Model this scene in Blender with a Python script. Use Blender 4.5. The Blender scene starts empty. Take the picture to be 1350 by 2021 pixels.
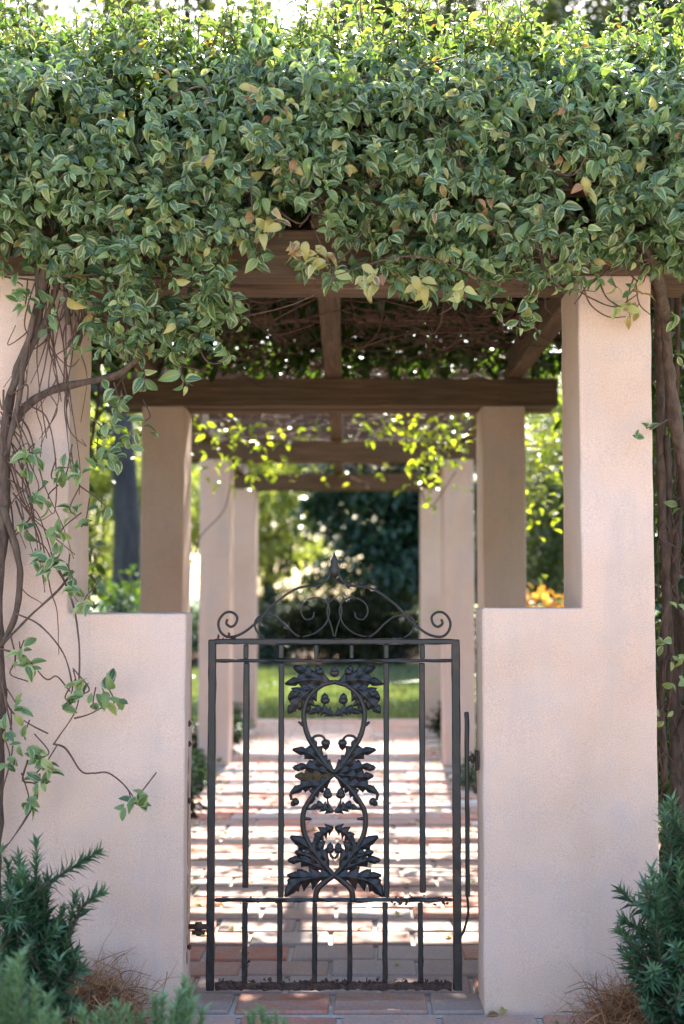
import bpy, bmesh, math, random
import numpy as np
from mathutils import Vector, Matrix
R = math.radians
random.seed(7); rng = np.random.default_rng(11)
scene = bpy.context.scene
C = scene.collection

# ------------------------------------------------------------------ camera, sky, sun, exposure
FPX, PCX, PCY = 2508.0, 682.0, 1010.5            # focal length and centre of the photograph, in its pixels
CAM = Vector((0.066, -4.0, 1.286)); PITCH = R(3.65)
cam = bpy.data.cameras.new('camera'); camo = bpy.data.objects.new('camera', cam); C.objects.link(camo)
cam.sensor_fit = 'HORIZONTAL'; cam.sensor_width = 24.0; cam.lens = 24.0 * FPX / 1350.0
cam.shift_x = -7.0 / 1350.0
cam.clip_end = 1000; cam.clip_start = 0.05
camo.location = CAM; camo.rotation_euler = (R(90) + PITCH, 0, 0)
cam.dof.use_dof = True; cam.dof.focus_distance = 4.05; cam.dof.aperture_fstop = 2.0
scene.camera = camo

SUN_EL, SUN_AZ = R(44), R(3)                     # azimuth clockwise from +Y: the sun stands behind the pergola
w = bpy.data.worlds.new('World'); scene.world = w; w.use_nodes = True
nt = w.node_tree; bg = nt.nodes['Background']
sky = nt.nodes.new('ShaderNodeTexSky'); sky.sky_type = 'NISHITA'; sky.sun_disc = False
sky.sun_elevation = SUN_EL; sky.sun_rotation = SUN_AZ; sky.air_density = 1.0; sky.dust_density = 2.0; sky.ozone_density = 1.0
nt.links.new(sky.outputs[0], bg.inputs[0]); bg.inputs[1].default_value = 0.15
sl = bpy.data.lights.new('sun', 'SUN'); sl.energy = 5.0; sl.angle = R(0.6); sl.color = (1.0, 0.93, 0.82)
so = bpy.data.objects.new('sun', sl); C.objects.link(so)
sd = Vector((math.sin(SUN_AZ) * math.cos(SUN_EL), math.cos(SUN_AZ) * math.cos(SUN_EL), math.sin(SUN_EL)))
so.rotation_euler = sd.to_track_quat('Z', 'Y').to_euler(); so.location = sd * 30
vs = scene.view_settings
vs.view_transform = 'Standard'; vs.look = 'None'; vs.exposure = 2.58; vs.gamma = 1.0; vs.use_curve_mapping = False
scene.cycles.use_denoising = True
scene.cycles.max_bounces = 8; scene.cycles.transparent_max_bounces = 4

def at(px, py, Y):
    """world point that stands at distance-plane Y behind pixel (px, py) of the photograph"""
    u = (px - PCX) / FPX; v = (PCY - py) / FPX
    dy = math.cos(PITCH) - v * math.sin(PITCH); dz = math.sin(PITCH) + v * math.cos(PITCH)
    k = (Y - CAM.y) / dy
    return Vector((CAM.x + u * k, Y, CAM.z + dz * k))

# ------------------------------------------------------------------ materials
MATS = {}
def mat(name):
    m = bpy.data.materials.new(name); m.use_nodes = True; MATS[name] = m
    t = m.node_tree; p = t.nodes['Principled BSDF']
    return m, t, p
def N(t, kind, **kw):
    n = t.nodes.new(kind)
    for k, v in kw.items():
        if k in n.inputs: n.inputs[k].default_value = v
        else: setattr(n, k, v)
    return n
def L(t, a, b): t.links.new(a, b)
def ramp(t, src, stops, interp='LINEAR'):
    r = t.nodes.new('ShaderNodeValToRGB'); r.color_ramp.interpolation = interp
    e = r.color_ramp.elements
    while len(e) < len(stops): e.new(0.5)
    for el, (p, c) in zip(e, stops):
        el.position = p; el.color = (*c, 1) if len(c) == 3 else c
    L(t, src, r.inputs[0]); return r
def noise(t, coord, scale, detail=4, rough=0.6, dist=0.0):
    n = N(t, 'ShaderNodeTexNoise'); n.inputs['Scale'].default_value = scale; n.inputs['Detail'].default_value = detail
    n.inputs['Roughness'].default_value = rough; n.inputs['Distortion'].default_value = dist
    if coord is not None: L(t, coord, n.inputs['Vector'])
    return n
def mixc(t, fac, a, b, mode='MIX'):
    m = t.nodes.new('ShaderNodeMix'); m.data_type = 'RGBA'; m.blend_type = mode
    for s, i in ((fac, 0), (a, 6), (b, 7)):
        if hasattr(s, 'is_output'): L(t, s, m.inputs[i])
        elif i == 0: m.inputs[0].default_value = s
        else: m.inputs[i].default_value = (*s, 1)
    return m.outputs[2]
def bump(t, p, src, strength, dist=0.01):
    b = N(t, 'ShaderNodeBump'); b.inputs['Strength'].default_value = strength; b.inputs['Distance'].default_value = dist
    L(t, src, b.inputs['Height']); L(t, b.outputs[0], p.inputs['Normal']); return b

def m_stucco():
    m, t, p = mat('pink_stucco')
    g = N(t, 'ShaderNodeNewGeometry').outputs['Position']
    big = noise(t, g, 1.7, 5, 0.6, 0.4); mid = noise(t, g, 9, 4, 0.6); fine = noise(t, g, 260, 4, 0.75); grain = noise(t, g, 700, 2, 0.6)
    base = ramp(t, big.outputs[0], [(0.3, (0.60, 0.395, 0.295)), (0.5, (0.66, 0.455, 0.36)), (0.72, (0.66, 0.485, 0.42))]).outputs[0]
    c2 = mixc(t, ramp(t, mid.outputs[0], [(0.45, (0, 0, 0)), (0.75, (0.40, 0.40, 0.40))]).outputs[0], base, (0.50, 0.40, 0.37))
    sp = ramp(t, fine.outputs[0], [(0.36, (0.80, 0.79, 0.78)), (0.52, (1, 1, 1)), (0.68, (1.09, 1.09, 1.08))]).outputs[0]
    c3 = mixc(t, 1.0, c2, sp, 'MULTIPLY')
    # streaky weather staining, drawn out vertically
    mp = N(t, 'ShaderNodeMapping'); mp.inputs['Scale'].default_value = (7, 7, 0.9); L(t, g, mp.inputs[0])
    st = noise(t, mp.outputs[0], 1.0, 5, 0.65)
    c4 = mixc(t, ramp(t, st.outputs[0], [(0.50, (0, 0, 0)), (0.75, (0.5, 0.5, 0.5))]).outputs[0], c3, (0.42, 0.35, 0.33))
    L(t, c4, p.inputs['Base Color']); p.inputs['Roughness'].default_value = 0.92; p.inputs['Specular IOR Level'].default_value = 0.2
    ad = N(t, 'ShaderNodeMath', operation='ADD'); L(t, fine.outputs[0], ad.inputs[0]); L(t, grain.outputs[0], ad.inputs[1])
    bump(t, p, ad.outputs[0], 0.22, 0.003)
    return m
def m_wood(name, axis):
    m, t, p = mat(name)
    g = N(t, 'ShaderNodeNewGeometry').outputs['Position']
    mp = N(t, 'ShaderNodeMapping'); s = [26, 26, 26]; s[axis] = 1.6; mp.inputs['Scale'].default_value = s; L(t, g, mp.inputs[0])
    gr = noise(t, mp.outputs[0], 2.0, 6, 0.65, 0.6); big = noise(t, g, 2.2, 3)
    c = ramp(t, gr.outputs[0], [(0.3, (0.055, 0.032, 0.018)), (0.55, (0.13, 0.072, 0.040)), (0.75, (0.20, 0.12, 0.07))]).outputs[0]
    c = mixc(t, ramp(t, big.outputs[0], [(0.45, (0, 0, 0)), (0.75, (0.5, 0.5, 0.5))]).outputs[0], c, (0.085, 0.07, 0.05))
    L(t, c, p.inputs['Base Color']); p.inputs['Roughness'].default_value = 0.85
    bump(t, p, gr.outputs[0], 0.5, 0.006); return m
def m_iron():
    m, t, p = mat('rusting_black_iron')
    g = N(t, 'ShaderNodeTexCoord').outputs['Object']
    a = noise(t, g, 9, 5, 0.7, 0.5); b = noise(t, g, 160, 4, 0.7)
    f = ramp(t, a.outputs[0], [(0.53, (0, 0, 0)), (0.70, (0.8, 0.8, 0.8))]).outputs[0]
    c = mixc(t, f, (0.008, 0.0075, 0.0085), (0.060, 0.024, 0.016))
    L(t, c, p.inputs['Base Color']); p.inputs['Roughness'].default_value = 0.38; p.inputs['Specular IOR Level'].default_value = 0.5
    bump(t, p, b.outputs[0], 0.45, 0.003); return m
def m_rust():
    m, t, p = mat('flaking_rust')
    g = N(t, 'ShaderNodeTexCoord').outputs['Object']; b = noise(t, g, 60, 5, 0.7)
    c = ramp(t, b.outputs[0], [(0.35, (0.02, 0.014, 0.014)), (0.55, (0.07, 0.032, 0.022)), (0.75, (0.15, 0.06, 0.032))]).outputs[0]
    L(t, c, p.inputs['Base Color']); p.inputs['Roughness'].default_value = 0.9
    bump(t, p, b.outputs[0], 0.8, 0.006); return m
def m_leaf(name, stops, margin=None, mg=(0.62, 0.9), trans=0.35, rough=0.38, spec=0.5, tint=(1.5, 1.6, 0.55)):
    """a leaf: colour by the leaf's own random value, optional pale margin, light that shines through"""
    m, t, p = mat(name)
    lr = N(t, 'ShaderNodeAttribute', attribute_name='lr').outputs['Fac']
    c = ramp(t, lr, stops).outputs[0]
    g = N(t, 'ShaderNodeNewGeometry').outputs['Position']
    if margin:
        lu = N(t, 'ShaderNodeAttribute', attribute_name='lu').outputs['Fac']
        ns = noise(t, g, 45, 2, 0.6)
        ma = N(t, 'ShaderNodeMath', operation='MULTIPLY_ADD'); L(t, ns.outputs[0], ma.inputs[0]); ma.inputs[1].default_value = 0.9; L(t, lu, ma.inputs[2])
        f = ramp(t, ma.outputs[0], [(mg[0] , (0, 0, 0)), (mg[1], (0.85, 0.85, 0.85))]).outputs[0]
        sw = N(t, 'ShaderNodeMath', operation='MULTIPLY'); L(t, lr, sw.inputs[0]); sw.inputs[1].default_value = 57.0
        fr_ = N(t, 'ShaderNodeMath', operation='FRACT'); L(t, sw.outputs[0], fr_.inputs[0])      # each leaf more or less variegated
        fm = N(t, 'ShaderNodeMath', operation='MULTIPLY'); L(t, f, fm.inputs[0]); L(t, ramp(t, fr_.outputs[0], [(0.15, (0.04, 0.04, 0.04)), (1.0, (0.9, 0.9, 0.9))]).outputs[0], fm.inputs[1])
        c = mixc(t, fm.outputs[0], c, margin)
        rib = ramp(t, lu, [(0.02, (0.25, 0.25, 0.25)), (0.15, (0, 0, 0))]).outputs[0]
        c = mixc(t, rib, c, margin)
    L(t, c, p.inputs['Base Color']); p.inputs['Roughness'].default_value = rough; p.inputs['Specular IOR Level'].default_value = spec
    tr = N(t, 'ShaderNodeBsdfTranslucent'); tc = mixc(t, 1.0, c, tint, 'MULTIPLY'); L(t, tc, tr.inputs[0])
    mx = N(t, 'ShaderNodeMixShader'); mx.inputs[0].default_value = trans
    L(t, p.outputs[0], mx.inputs[1]); L(t, tr.outputs[0], mx.inputs[2]); L(t, mx.outputs[0], t.nodes['Material Output'].inputs[0])
    return m
def m_bark(name, a, b, sc=30):
    m, t, p = mat(name)
    g = N(t, 'ShaderNodeNewGeometry').outputs['Position']
    mp = N(t, 'ShaderNodeMapping'); mp.inputs['Scale'].default_value = (1, 1, 0.25); L(t, g, mp.inputs[0])
    n = noise(t, mp.outputs[0], sc, 5, 0.7, 0.4); c = ramp(t, n.outputs[0], [(0.35, a), (0.7, b)]).outputs[0]
    L(t, c, p.inputs['Base Color']); p.inputs['Roughness'].default_value = 0.9; bump(t, p, n.outputs[0], 0.7, 0.01); return m
def m_brick(name, stops):
    m, t, p = mat(name)
    oi = N(t, 'ShaderNodeObjectInfo').outputs['Random']; g = N(t, 'ShaderNodeNewGeometry').outputs['Position']
    n = noise(t, g, 14, 5, 0.65); n2 = noise(t, g, 90, 3, 0.7); n3 = noise(t, g, 3.5, 4, 0.6)
    c = ramp(t, oi, stops).outputs[0]
    c = mixc(t, ramp(t, n.outputs[0], [(0.42, (0, 0, 0)), (0.7, (0.6, 0.6, 0.6))]).outputs[0], c, (0.33, 0.28, 0.26))
    c = mixc(t, ramp(t, n3.outputs[0], [(0.5, (0, 0, 0)), (0.7, (0.45, 0.45, 0.45))]).outputs[0], c, (0.20, 0.17, 0.14))
    c = mixc(t, 1.0, c, ramp(t, n2.outputs[0], [(0.3, (0.75, 0.75, 0.75)), (0.6, (1, 1, 1))]).outputs[0], 'MULTIPLY')
    L(t, c, p.inputs['Base Color']); p.inputs['Roughness'].default_value = 0.88; bump(t, p, n2.outputs[0], 0.35, 0.004); return m
def m_soil(name, stops, sc=25, bs=0.8):
    m, t, p = mat(name)
    g = N(t, 'ShaderNodeNewGeometry').outputs['Position']
    n = noise(t, g, sc, 6, 0.7, 0.3); c = ramp(t, n.outputs[0], stops).outputs[0]
    L(t, c, p.inputs['Base Color']); p.inputs['Roughness'].default_value = 0.95; bump(t, p, n.outputs[0], bs, 0.02); return m

STUCCO = m_stucco(); WOODX = m_wood('weathered_wood_across', 0); WOODY = m_wood('weathered_wood_along', 1)
IRON = m_iron(); RUST = m_rust(); OLIVE = m_soil('worn_olive_iron', [(0.35, (0.03, 0.018, 0.010)), (0.6, (0.085, 0.055, 0.022)), (0.8, (0.14, 0.07, 0.03))], 40, 0.5)
VINE = m_leaf('variegated_leaf', [(0.0, (0.013, 0.038, 0.015)), (0.25, (0.040, 0.092, 0.030)), (0.5, (0.092, 0.165, 0.052)), (0.7, (0.165, 0.235, 0.075)), (0.84, (0.26, 0.30, 0.090)), (0.91, (0.36, 0.36, 0.12)), (0.965, (0.36, 0.28, 0.08)), (0.985, (0.30, 0.12, 0.04)), (1.0, (0.16, 0.06, 0.03))],
              margin=(0.44, 0.46, 0.24), mg=(0.98, 1.42), trans=0.30, rough=0.42, spec=0.65)
ROOFL = m_leaf('canopy_leaf', [(0.0, (0.020, 0.045, 0.016)), (0.6, (0.045, 0.085, 0.022)), (1.0, (0.12, 0.15, 0.035))], trans=0.4, tint=(1.9, 1.7, 0.4))
SPRAY = m_leaf('sunlit_tint_leaf', [(0.0, (0.08, 0.12, 0.025)), (0.6, (0.15, 0.20, 0.035)), (1.0, (0.28, 0.30, 0.06))], trans=0.5, tint=(1.8, 1.8, 0.4))  # canopy leaf with a brighter colour standing in for sun shining through
NEEDLE = m_leaf('needle_leaf', [(0.0, (0.024, 0.062, 0.034)), (0.6, (0.060, 0.125, 0.060)), (1.0, (0.13, 0.22, 0.10))], trans=0.2, rough=0.42, tint=(1.2, 1.5, 0.8))
PALEN = m_leaf('pale_needle_leaf', [(0.0, (0.07, 0.13, 0.06)), (0.6, (0.11, 0.19, 0.09)), (1.0, (0.17, 0.26, 0.12))], trans=0.25, rough=0.5)
BRIGHT = m_leaf('bright_tree_leaf', [(0.0, (0.11, 0.14, 0.045)), (0.5, (0.20, 0.235, 0.08)), (1.0, (0.32, 0.34, 0.13))], trans=0.55, rough=0.5, tint=(1.6, 1.65, 0.75))
OAKL = m_leaf('oak_tree_leaf', [(0.0, (0.035, 0.055, 0.02)), (0.6, (0.07, 0.095, 0.03)), (1.0, (0.14, 0.14, 0.05))], trans=0.4, rough=0.45, tint=(1.7, 1.6, 0.5))
DARKL = m_leaf('dark_tree_leaf', [(0.0, (0.010, 0.028, 0.016)), (0.7, (0.022, 0.055, 0.028)), (1.0, (0.05, 0.09, 0.035))], trans=0.12, rough=0.35)
BROWNL = m_leaf('bronze_shrub_leaf', [(0.0, (0.016, 0.018, 0.011)), (0.6, (0.030, 0.032, 0.018)), (1.0, (0.055, 0.058, 0.026))], trans=0.08, rough=0.9, spec=0.0)
SHRUBL = m_leaf('shrub_leaf', [(0.0, (0.025, 0.060, 0.028)), (0.6, (0.055, 0.10, 0.04)), (1.0, (0.14, 0.18, 0.07))], trans=0.3, rough=0.4)
LIME = m_leaf('lime_blade', [(0.0, (0.12, 0.22, 0.03)), (1.0, (0.26, 0.36, 0.05))], trans=0.45, rough=0.45, tint=(1.6, 1.7, 0.4))
ORANGE = m_leaf('orange_leaf', [(0.0, (0.32, 0.15, 0.04)), (0.5, (0.42, 0.26, 0.06)), (1.0, (0.45, 0.36, 0.12))], trans=0.4, rough=0.5, tint=(1.6, 1.2, 0.6))
GRASS = m_leaf('lawn_grass', [(0.0, (0.065, 0.090, 0.035)), (0.6, (0.12, 0.145, 0.06)), (1.0, (0.23, 0.23, 0.11))], trans=0.3, rough=0.6)
STRAW = m_leaf('dry_straw', [(0.0, (0.17, 0.07, 0.032)), (0.6, (0.33, 0.16, 0.075)), (1.0, (0.46, 0.29, 0.16))], trans=0.1, rough=0.8, spec=0.2, tint=(1, 1, 1))
STEM = m_bark('vine_bark', (0.05, 0.030, 0.022), (0.15, 0.095, 0.068), 60)
TWIG = m_bark('twig_bark', (0.07, 0.035, 0.028), (0.17, 0.09, 0.065), 80)
OAKB = m_bark('oak_bark', (0.022, 0.018, 0.020), (0.065, 0.054, 0.055), 9)
BRICK = m_brick('fired_brick', [(0.0, (0.40, 0.13, 0.075)), (0.2, (0.38, 0.18, 0.12)), (0.45, (0.33, 0.22, 0.18)), (0.75, (0.36, 0.28, 0.25)), (1.0, (0.29, 0.15, 0.11))])
BRICK2 = m_brick('terracotta_brick', [(0.0, (0.46, 0.17, 0.10)), (0.35, (0.44, 0.20, 0.13)), (0.7, (0.46, 0.30, 0.23)), (1.0, (0.44, 0.16, 0.10))])
MORTAR = m_soil('path_mortar', [(0.3, (0.36, 0.33, 0.30)), (0.7, (0.50, 0.47, 0.43))], 40, 0.4)
BOUNCE = m_soil('bounce_paving', [(0.3, (0.42, 0.34, 0.29)), (0.7, (0.54, 0.46, 0.40))], 8, 0.3)
SOIL = m_soil('bed_soil', [(0.3, (0.06, 0.040, 0.028)), (0.55, (0.13, 0.085, 0.055)), (0.75, (0.22, 0.15, 0.10))], 30)
MULCH = m_soil('pine_mulch', [(0.3, (0.12, 0.065, 0.045)), (0.55, (0.24, 0.14, 0.10)), (0.75, (0.36, 0.25, 0.19))], 22)
TURF = m_soil('turf', [(0.3, (0.035, 0.065, 0.018)), (0.55, (0.06, 0.11, 0.03)), (0.75, (0.10, 0.14, 0.045))], 6, 0.5)

# ------------------------------------------------------------------ building helpers
def link(o, parent=None):
    C.objects.link(o)
    if parent is not None: o.parent = parent
    return o
def tag(o, label=None, cat=None, group=None, kind=None):
    if label: o['label'] = label
    if cat: o['category'] = cat
    if group: o['group'] = group
    if kind: o['kind'] = kind
    return o
def empty(name, loc, label, cat, group=None, rz=0.0):
    o = bpy.data.objects.new(name, None); o.empty_display_size = 0.1; o.location = loc; o.rotation_euler = (0, 0, rz)
    return tag(link(o), label, cat, group)
def mesh(name, v, f, m, smooth=False):
    me = bpy.data.meshes.new(name); me.from_pydata([tuple(x) for x in v], [], f); me.materials.append(m)
    if smooth: me.polygons.foreach_set('use_smooth', [True] * len(me.polygons))
    me.update(); return me
def put(name, me, parent=None):
    o = bpy.data.objects.new(name, me); link(o)
    if parent is not None:
        o.parent = parent; o.matrix_parent_inverse = Matrix.Translation(-Vector(parent.location)) if parent.rotation_euler.z == 0 else Matrix.Identity(4)
    return o
def bm_mesh(name, bm, m, smooth=False):
    bmesh.ops.recalc_face_normals(bm, faces=bm.faces[:])
    me = bpy.data.meshes.new(name); bm.to_mesh(me); bm.free(); me.materials.append(m)
    if smooth: me.polygons.foreach_set('use_smooth', [True] * len(me.polygons))
    return me
def box_mesh(name, lo, hi, m, bev=0.006, seg=2, cuts=0, jit=0.0):
    bm = bmesh.new(); bmesh.ops.create_cube(bm, size=1)
    for v in bm.verts:
        v.co = Vector([(lo[i] + hi[i]) / 2 + v.co[i] * (hi[i] - lo[i]) for i in range(3)])
    if bev: bmesh.ops.bevel(bm, geom=bm.edges[:], offset=bev, segments=seg, affect='EDGES', profile=0.6)
    if cuts:
        ax = max(range(3), key=lambda i: hi[i] - lo[i])
        for k in range(1, cuts + 1):
            p = [0, 0, 0]; p[ax] = lo[ax] + (hi[ax] - lo[ax]) * k / (cuts + 1); n = [0, 0, 0]; n[ax] = 1
            bmesh.ops.bisect_plane(bm, geom=bm.verts[:] + bm.edges[:] + bm.faces[:], plane_co=p, plane_no=n)
        if jit:
            for v in bm.verts: v.co += Vector((random.gauss(0, jit), random.gauss(0, jit), random.gauss(0, jit)))
    return bm_mesh(name, bm, m)
def smooth_path(pts, n=6):
    """Catmull-Rom through pts (each x, y, z, radius)"""
    P = [np.array(p, float) for p in pts]; P = [2 * P[0] - P[1]] + P + [2 * P[-1] - P[-2]]; out = []
    for i in range(1, len(P) - 2):
        a, b, c, d = P[i - 1:i + 3]
        for k in range(n):
            t = k / n; out.append(0.5 * (2 * b + (c - a) * t + (2 * a - 5 * b + 4 * c - d) * t * t + (3 * b - a - 3 * c + d) * t ** 3))
    out.append(P[-2]); return out
class Geo:
    def __init__(s): s.v = []; s.f = []
    def tube(s, pts, sides=6, flat=None, cap=True):
        """tube along points (x, y, z, r); flat=(width factor, depth factor) squashes it"""
        pts = [np.array(p, float) for p in pts]; base = len(s.v); n = len(pts); ref = None
        for i, p in enumerate(pts):
            t = (pts[min(i + 1, n - 1)] - pts[max(i - 1, 0)])[:3]; ln = np.linalg.norm(t); t = t / ln if ln > 1e-9 else np.array([0, 0, 1.])
            if ref is None:
                ref = np.array([0, 1., 0]) if abs(t[1]) < 0.9 else np.array([1., 0, 0])
            a = ref - t * np.dot(ref, t); a /= (np.linalg.norm(a) + 1e-12); b = np.cross(t, a); ref = a
            r = max(p[3], 1e-4)
            for k in range(sides):
                th = 2 * math.pi * k / sides; s.v.append(tuple(p[:3] + r * (math.cos(th) * a + math.sin(th) * b)))
        for i in range(n - 1):
            for k in range(sides):
                k2 = (k + 1) % sides
                s.f.append((base + i * sides + k, base + i * sides + k2, base + (i + 1) * sides + k2, base + (i + 1) * sides + k))
        if cap:
            s.f.append(tuple(base + k for k in reversed(range(sides)))); s.f.append(tuple(base + (n - 1) * sides + k for k in range(sides)))
        return s
    def build(s, name, m, parent=None, smooth=True):
        return put(name, mesh(name, s.v, s.f, m, smooth), parent)

# ---- leaves: a template laid along y, across x, normal z
def leaf_template(kind='oval', droop=0.16, fold=0.16, twist=0.0):
    if kind == 'oval':
        ts = [0, .10, .28, .5, .72, .9, 1]; ws = [.02, .125, .23, .26, .20, .085, .0]
    elif kind == 'small':
        ts = [0, .35, .75, 1]; ws = [.03, .25, .17, .0]
    elif kind == 'needle':
        ts = [0, .4, 1]; ws = [.03, .095, .0]
    elif kind == 'straw':
        ts = [0, .3, .65, 1]; ws = [.010, .014, .012, .0]
    elif kind == 'blade':
        ts = [0, .3, .6, 1]; ws = [.02, .05, .045, .0]
    v, lu, f = [], [], []
    for t, wd in zip(ts, ws):
        z = -droop * t * t * 1.2 + 0.05 * math.sin(t * 3)
        for s in (-1, 0, 1):
            a = twist * t
            v.append((s * wd * math.cos(a), t * (1 - .25 * droop * t), z + abs(s) * wd * fold * 2 + s * wd * math.sin(a))); lu.append(abs(s))
    n = len(ts)
    for i in range(n - 1):
        for s in (0, 1):
            q = [i * 3 + s, i * 3 + s + 1, (i + 1) * 3 + s + 1, (i + 1) * 3 + s]
            f.append(q)
    return np.array(v), np.array(lu, float), np.array(f)
OVALS = [leaf_template('oval', d, fo, tw) for d, fo, tw in ((.10, .18, .0), (.30, .22, .25), (.45, .30, -.3), (.18, .35, .1), (.6, .25, .4))]
SMALL = [leaf_template('small', d, fo) for d, fo in ((.1, .2), (.35, .25))]
NEED = [leaf_template('needle', .12, .2)]
STRAWT = [leaf_template('straw', .5, .3), leaf_template('straw', 1.1, .3)]
BLADE = [leaf_template('blade', .5, .3), leaf_template('blade', .9, .3)]
class Leaves:
    def __init__(s): s.P = []; s.D = []; s.Nn = []; s.S = []; s.R = []; s.T = []
    def add(s, p, d, n, size, r, tpl=0):
        s.P.append(tuple(p)); s.D.append(tuple(d)); s.Nn.append(tuple(n)); s.S.append(size); s.R.append(r); s.T.append(tpl)
    def arrays(s):
        D = np.array(s.D); D /= np.linalg.norm(D, axis=1, keepdims=True) + 1e-9
        n = np.array(s.Nn); n = n - D * np.sum(n * D, axis=1, keepdims=True); ln = np.linalg.norm(n, axis=1, keepdims=True)
        alt = np.cross(D, np.array([.3, .9, .2])); n = np.where(ln > 1e-3, n, alt); n /= np.linalg.norm(n, axis=1, keepdims=True) + 1e-9
        return np.array(s.P), D, n, np.cross(D, n), np.array(s.S), np.array(s.R), np.array(s.T)
    def mesh(s, name, m, tpls, keep=None):
        P, D, n, X, S, Rr, T = s.arrays()
        idx_all = np.arange(len(P)) if keep is None else keep
        vs_, fs_, lu_, lr_ = [], [], [], []; off = 0
        for k, (tv, tl, tf) in enumerate(tpls):
            idx = idx_all[T[idx_all] % len(tpls) == k]
            if len(idx) == 0: continue
            vv = P[idx, None, :] + S[idx, None, None] * (tv[None, :, 0:1] * X[idx, None, :] + tv[None, :, 1:2] * D[idx, None, :] + tv[None, :, 2:3] * n[idx, None, :])
            vs_.append(vv.reshape(-1, 3)); nv = len(tv)
            ff = tf[None] + (np.arange(len(idx)) * nv)[:, None, None] + off
            fs_.append(ff.reshape(-1, 4)); off += len(idx) * nv
            lu_.append(np.tile(tl, len(idx))); lr_.append(np.repeat(Rr[idx], nv))
        return np_mesh(name, np.concatenate(vs_), np.concatenate(fs_), np.concatenate(lu_), np.concatenate(lr_), m)
def np_mesh(name, v, f, lu, lr, m):
    me = bpy.data.meshes.new(name); k = f.shape[1]
    me.vertices.add(len(v)); me.vertices.foreach_set('co', v.astype(np.float32).ravel())
    me.loops.add(f.size); me.loops.foreach_set('vertex_index', f.astype(np.int32).ravel())
    me.polygons.add(len(f)); me.polygons.foreach_set('loop_start', np.arange(0, f.size, k, dtype=np.int32))
    me.polygons.foreach_set('loop_total', np.full(len(f), k, dtype=np.int32))
    me.update(calc_edges=True); me.polygons.foreach_set('use_smooth', np.ones(len(f), bool))
    for nm, a in (('lu', lu), ('lr', lr)):
        at_ = me.attributes.new(nm, 'FLOAT', 'POINT'); at_.data.foreach_set('value', a.astype(np.float32))
    me.materials.append(m); me.validate(); return me
def leaf_objects(lv, idx, parent, m, tpls, prefix='leaf', nr=5):
    """single leaves as objects of their own; alike leaves share mesh data"""
    P, D, n, X, S, Rr, T = lv.arrays(); cache = {}
    for i in idx:
        k = int(T[i] % len(tpls)); q = min(int(Rr[i] * nr * 2), nr * 2 - 1)
        if (k, q) not in cache:
            tv, tl, tf = tpls[k]
            cache[(k, q)] = np_mesh(prefix, tv, tf, tl, np.full(len(tv), (q + .5) / (nr * 2)), m)
        o = bpy.data.objects.new(prefix, cache[(k, q)])
        M = Matrix([[X[i][r] * S[i], D[i][r] * S[i], n[i][r] * S[i], P[i][r] - parent.location[r]] for r in range(3)] + [[0, 0, 0, 1]])
        C.objects.link(o); o.parent = parent; o.matrix_local = M
def unit(v):
    v = np.array(v, float); return v / (np.linalg.norm(v) + 1e-9)
def shoot(lv, p, d, pairs=4, step=0.024, size=0.055, gravity=0.25, rbias=0.0, up=(0, 0, 1), stems=None, ntpl=5):
    """a leafy shoot: crossed pairs of leaves along a curving stem, a tuft at its tip"""
    p = np.array(p, float); d = unit(d); up = np.array(up, float); ph = random.random() * 3.1; pts = [(*p, .0022)]
    old = random.random()
    for k in range(pairs):
        d = unit(d + np.array([random.gauss(0, .12), random.gauss(0, .12), random.gauss(0, .12) - gravity * .3]))
        p = p + d * step; pts.append((*p, .0018))
        a = unit(np.cross(d, [0.31, .2, .93])); b = np.cross(d, a); tip = k / max(pairs - 1, 1)
        for s in (0, math.pi):
            if random.random() < .1: continue
            th = ph + k * 1.5708 + s + random.gauss(0, .3); rad = math.cos(th) * a + math.sin(th) * b
            ld = unit(rad * (1.0 - .3 * tip) + d * (.30 + .45 * tip) + np.array([0, 0, -.04]) + rng.normal(0, .22, 3))
            nn = unit(d * .7 + up * .7 + rng.normal(0, .38, 3))
            r = min(max(random.betavariate(1.1, 1.7) * .72 + rbias + .16 * old, 0), .9)
            if random.random() < .045: r = .89 + random.random() * .11
            lv.add(p + rad * .004, ld, nn, size * (1 - .35 * tip * tip) * random.uniform(.55, 1.25), r, random.randrange(ntpl))
    if stems is not None: stems.tube(pts, 4)

# ================================================================== SETTING
def sheet(name, x0, x1, y0, y1, z, m):
    o = put(name, mesh(name, [(x0, y0, z), (x1, y0, z), (x1, y1, z), (x0, y1, z)], [(0, 1, 2, 3)], m)); return tag(o, kind='structure')
sheet('ground', -250, 250, -250, 300, -0.045, TURF)
sheet('planting_bed', -3.2, 3.2, -1.6, 9.0, -0.036, SOIL)
sheet('mulch_bed', -9, 9, 19.6, 26, -0.036, MULCH)
path = sheet('brick_path', -0.90, 0.90, -0.02, 9.16, -0.012, MORTAR)
apron = sheet('brick_apron', -1.35, 1.35, -1.6, -0.028, -0.0118, MORTAR)
sheet('bounce_terrace', -5.5, 5.5, -11.0, -1.62, -0.020, BOUNCE)  # unseen pale paving added to bounce sunlight onto the gate walls
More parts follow.
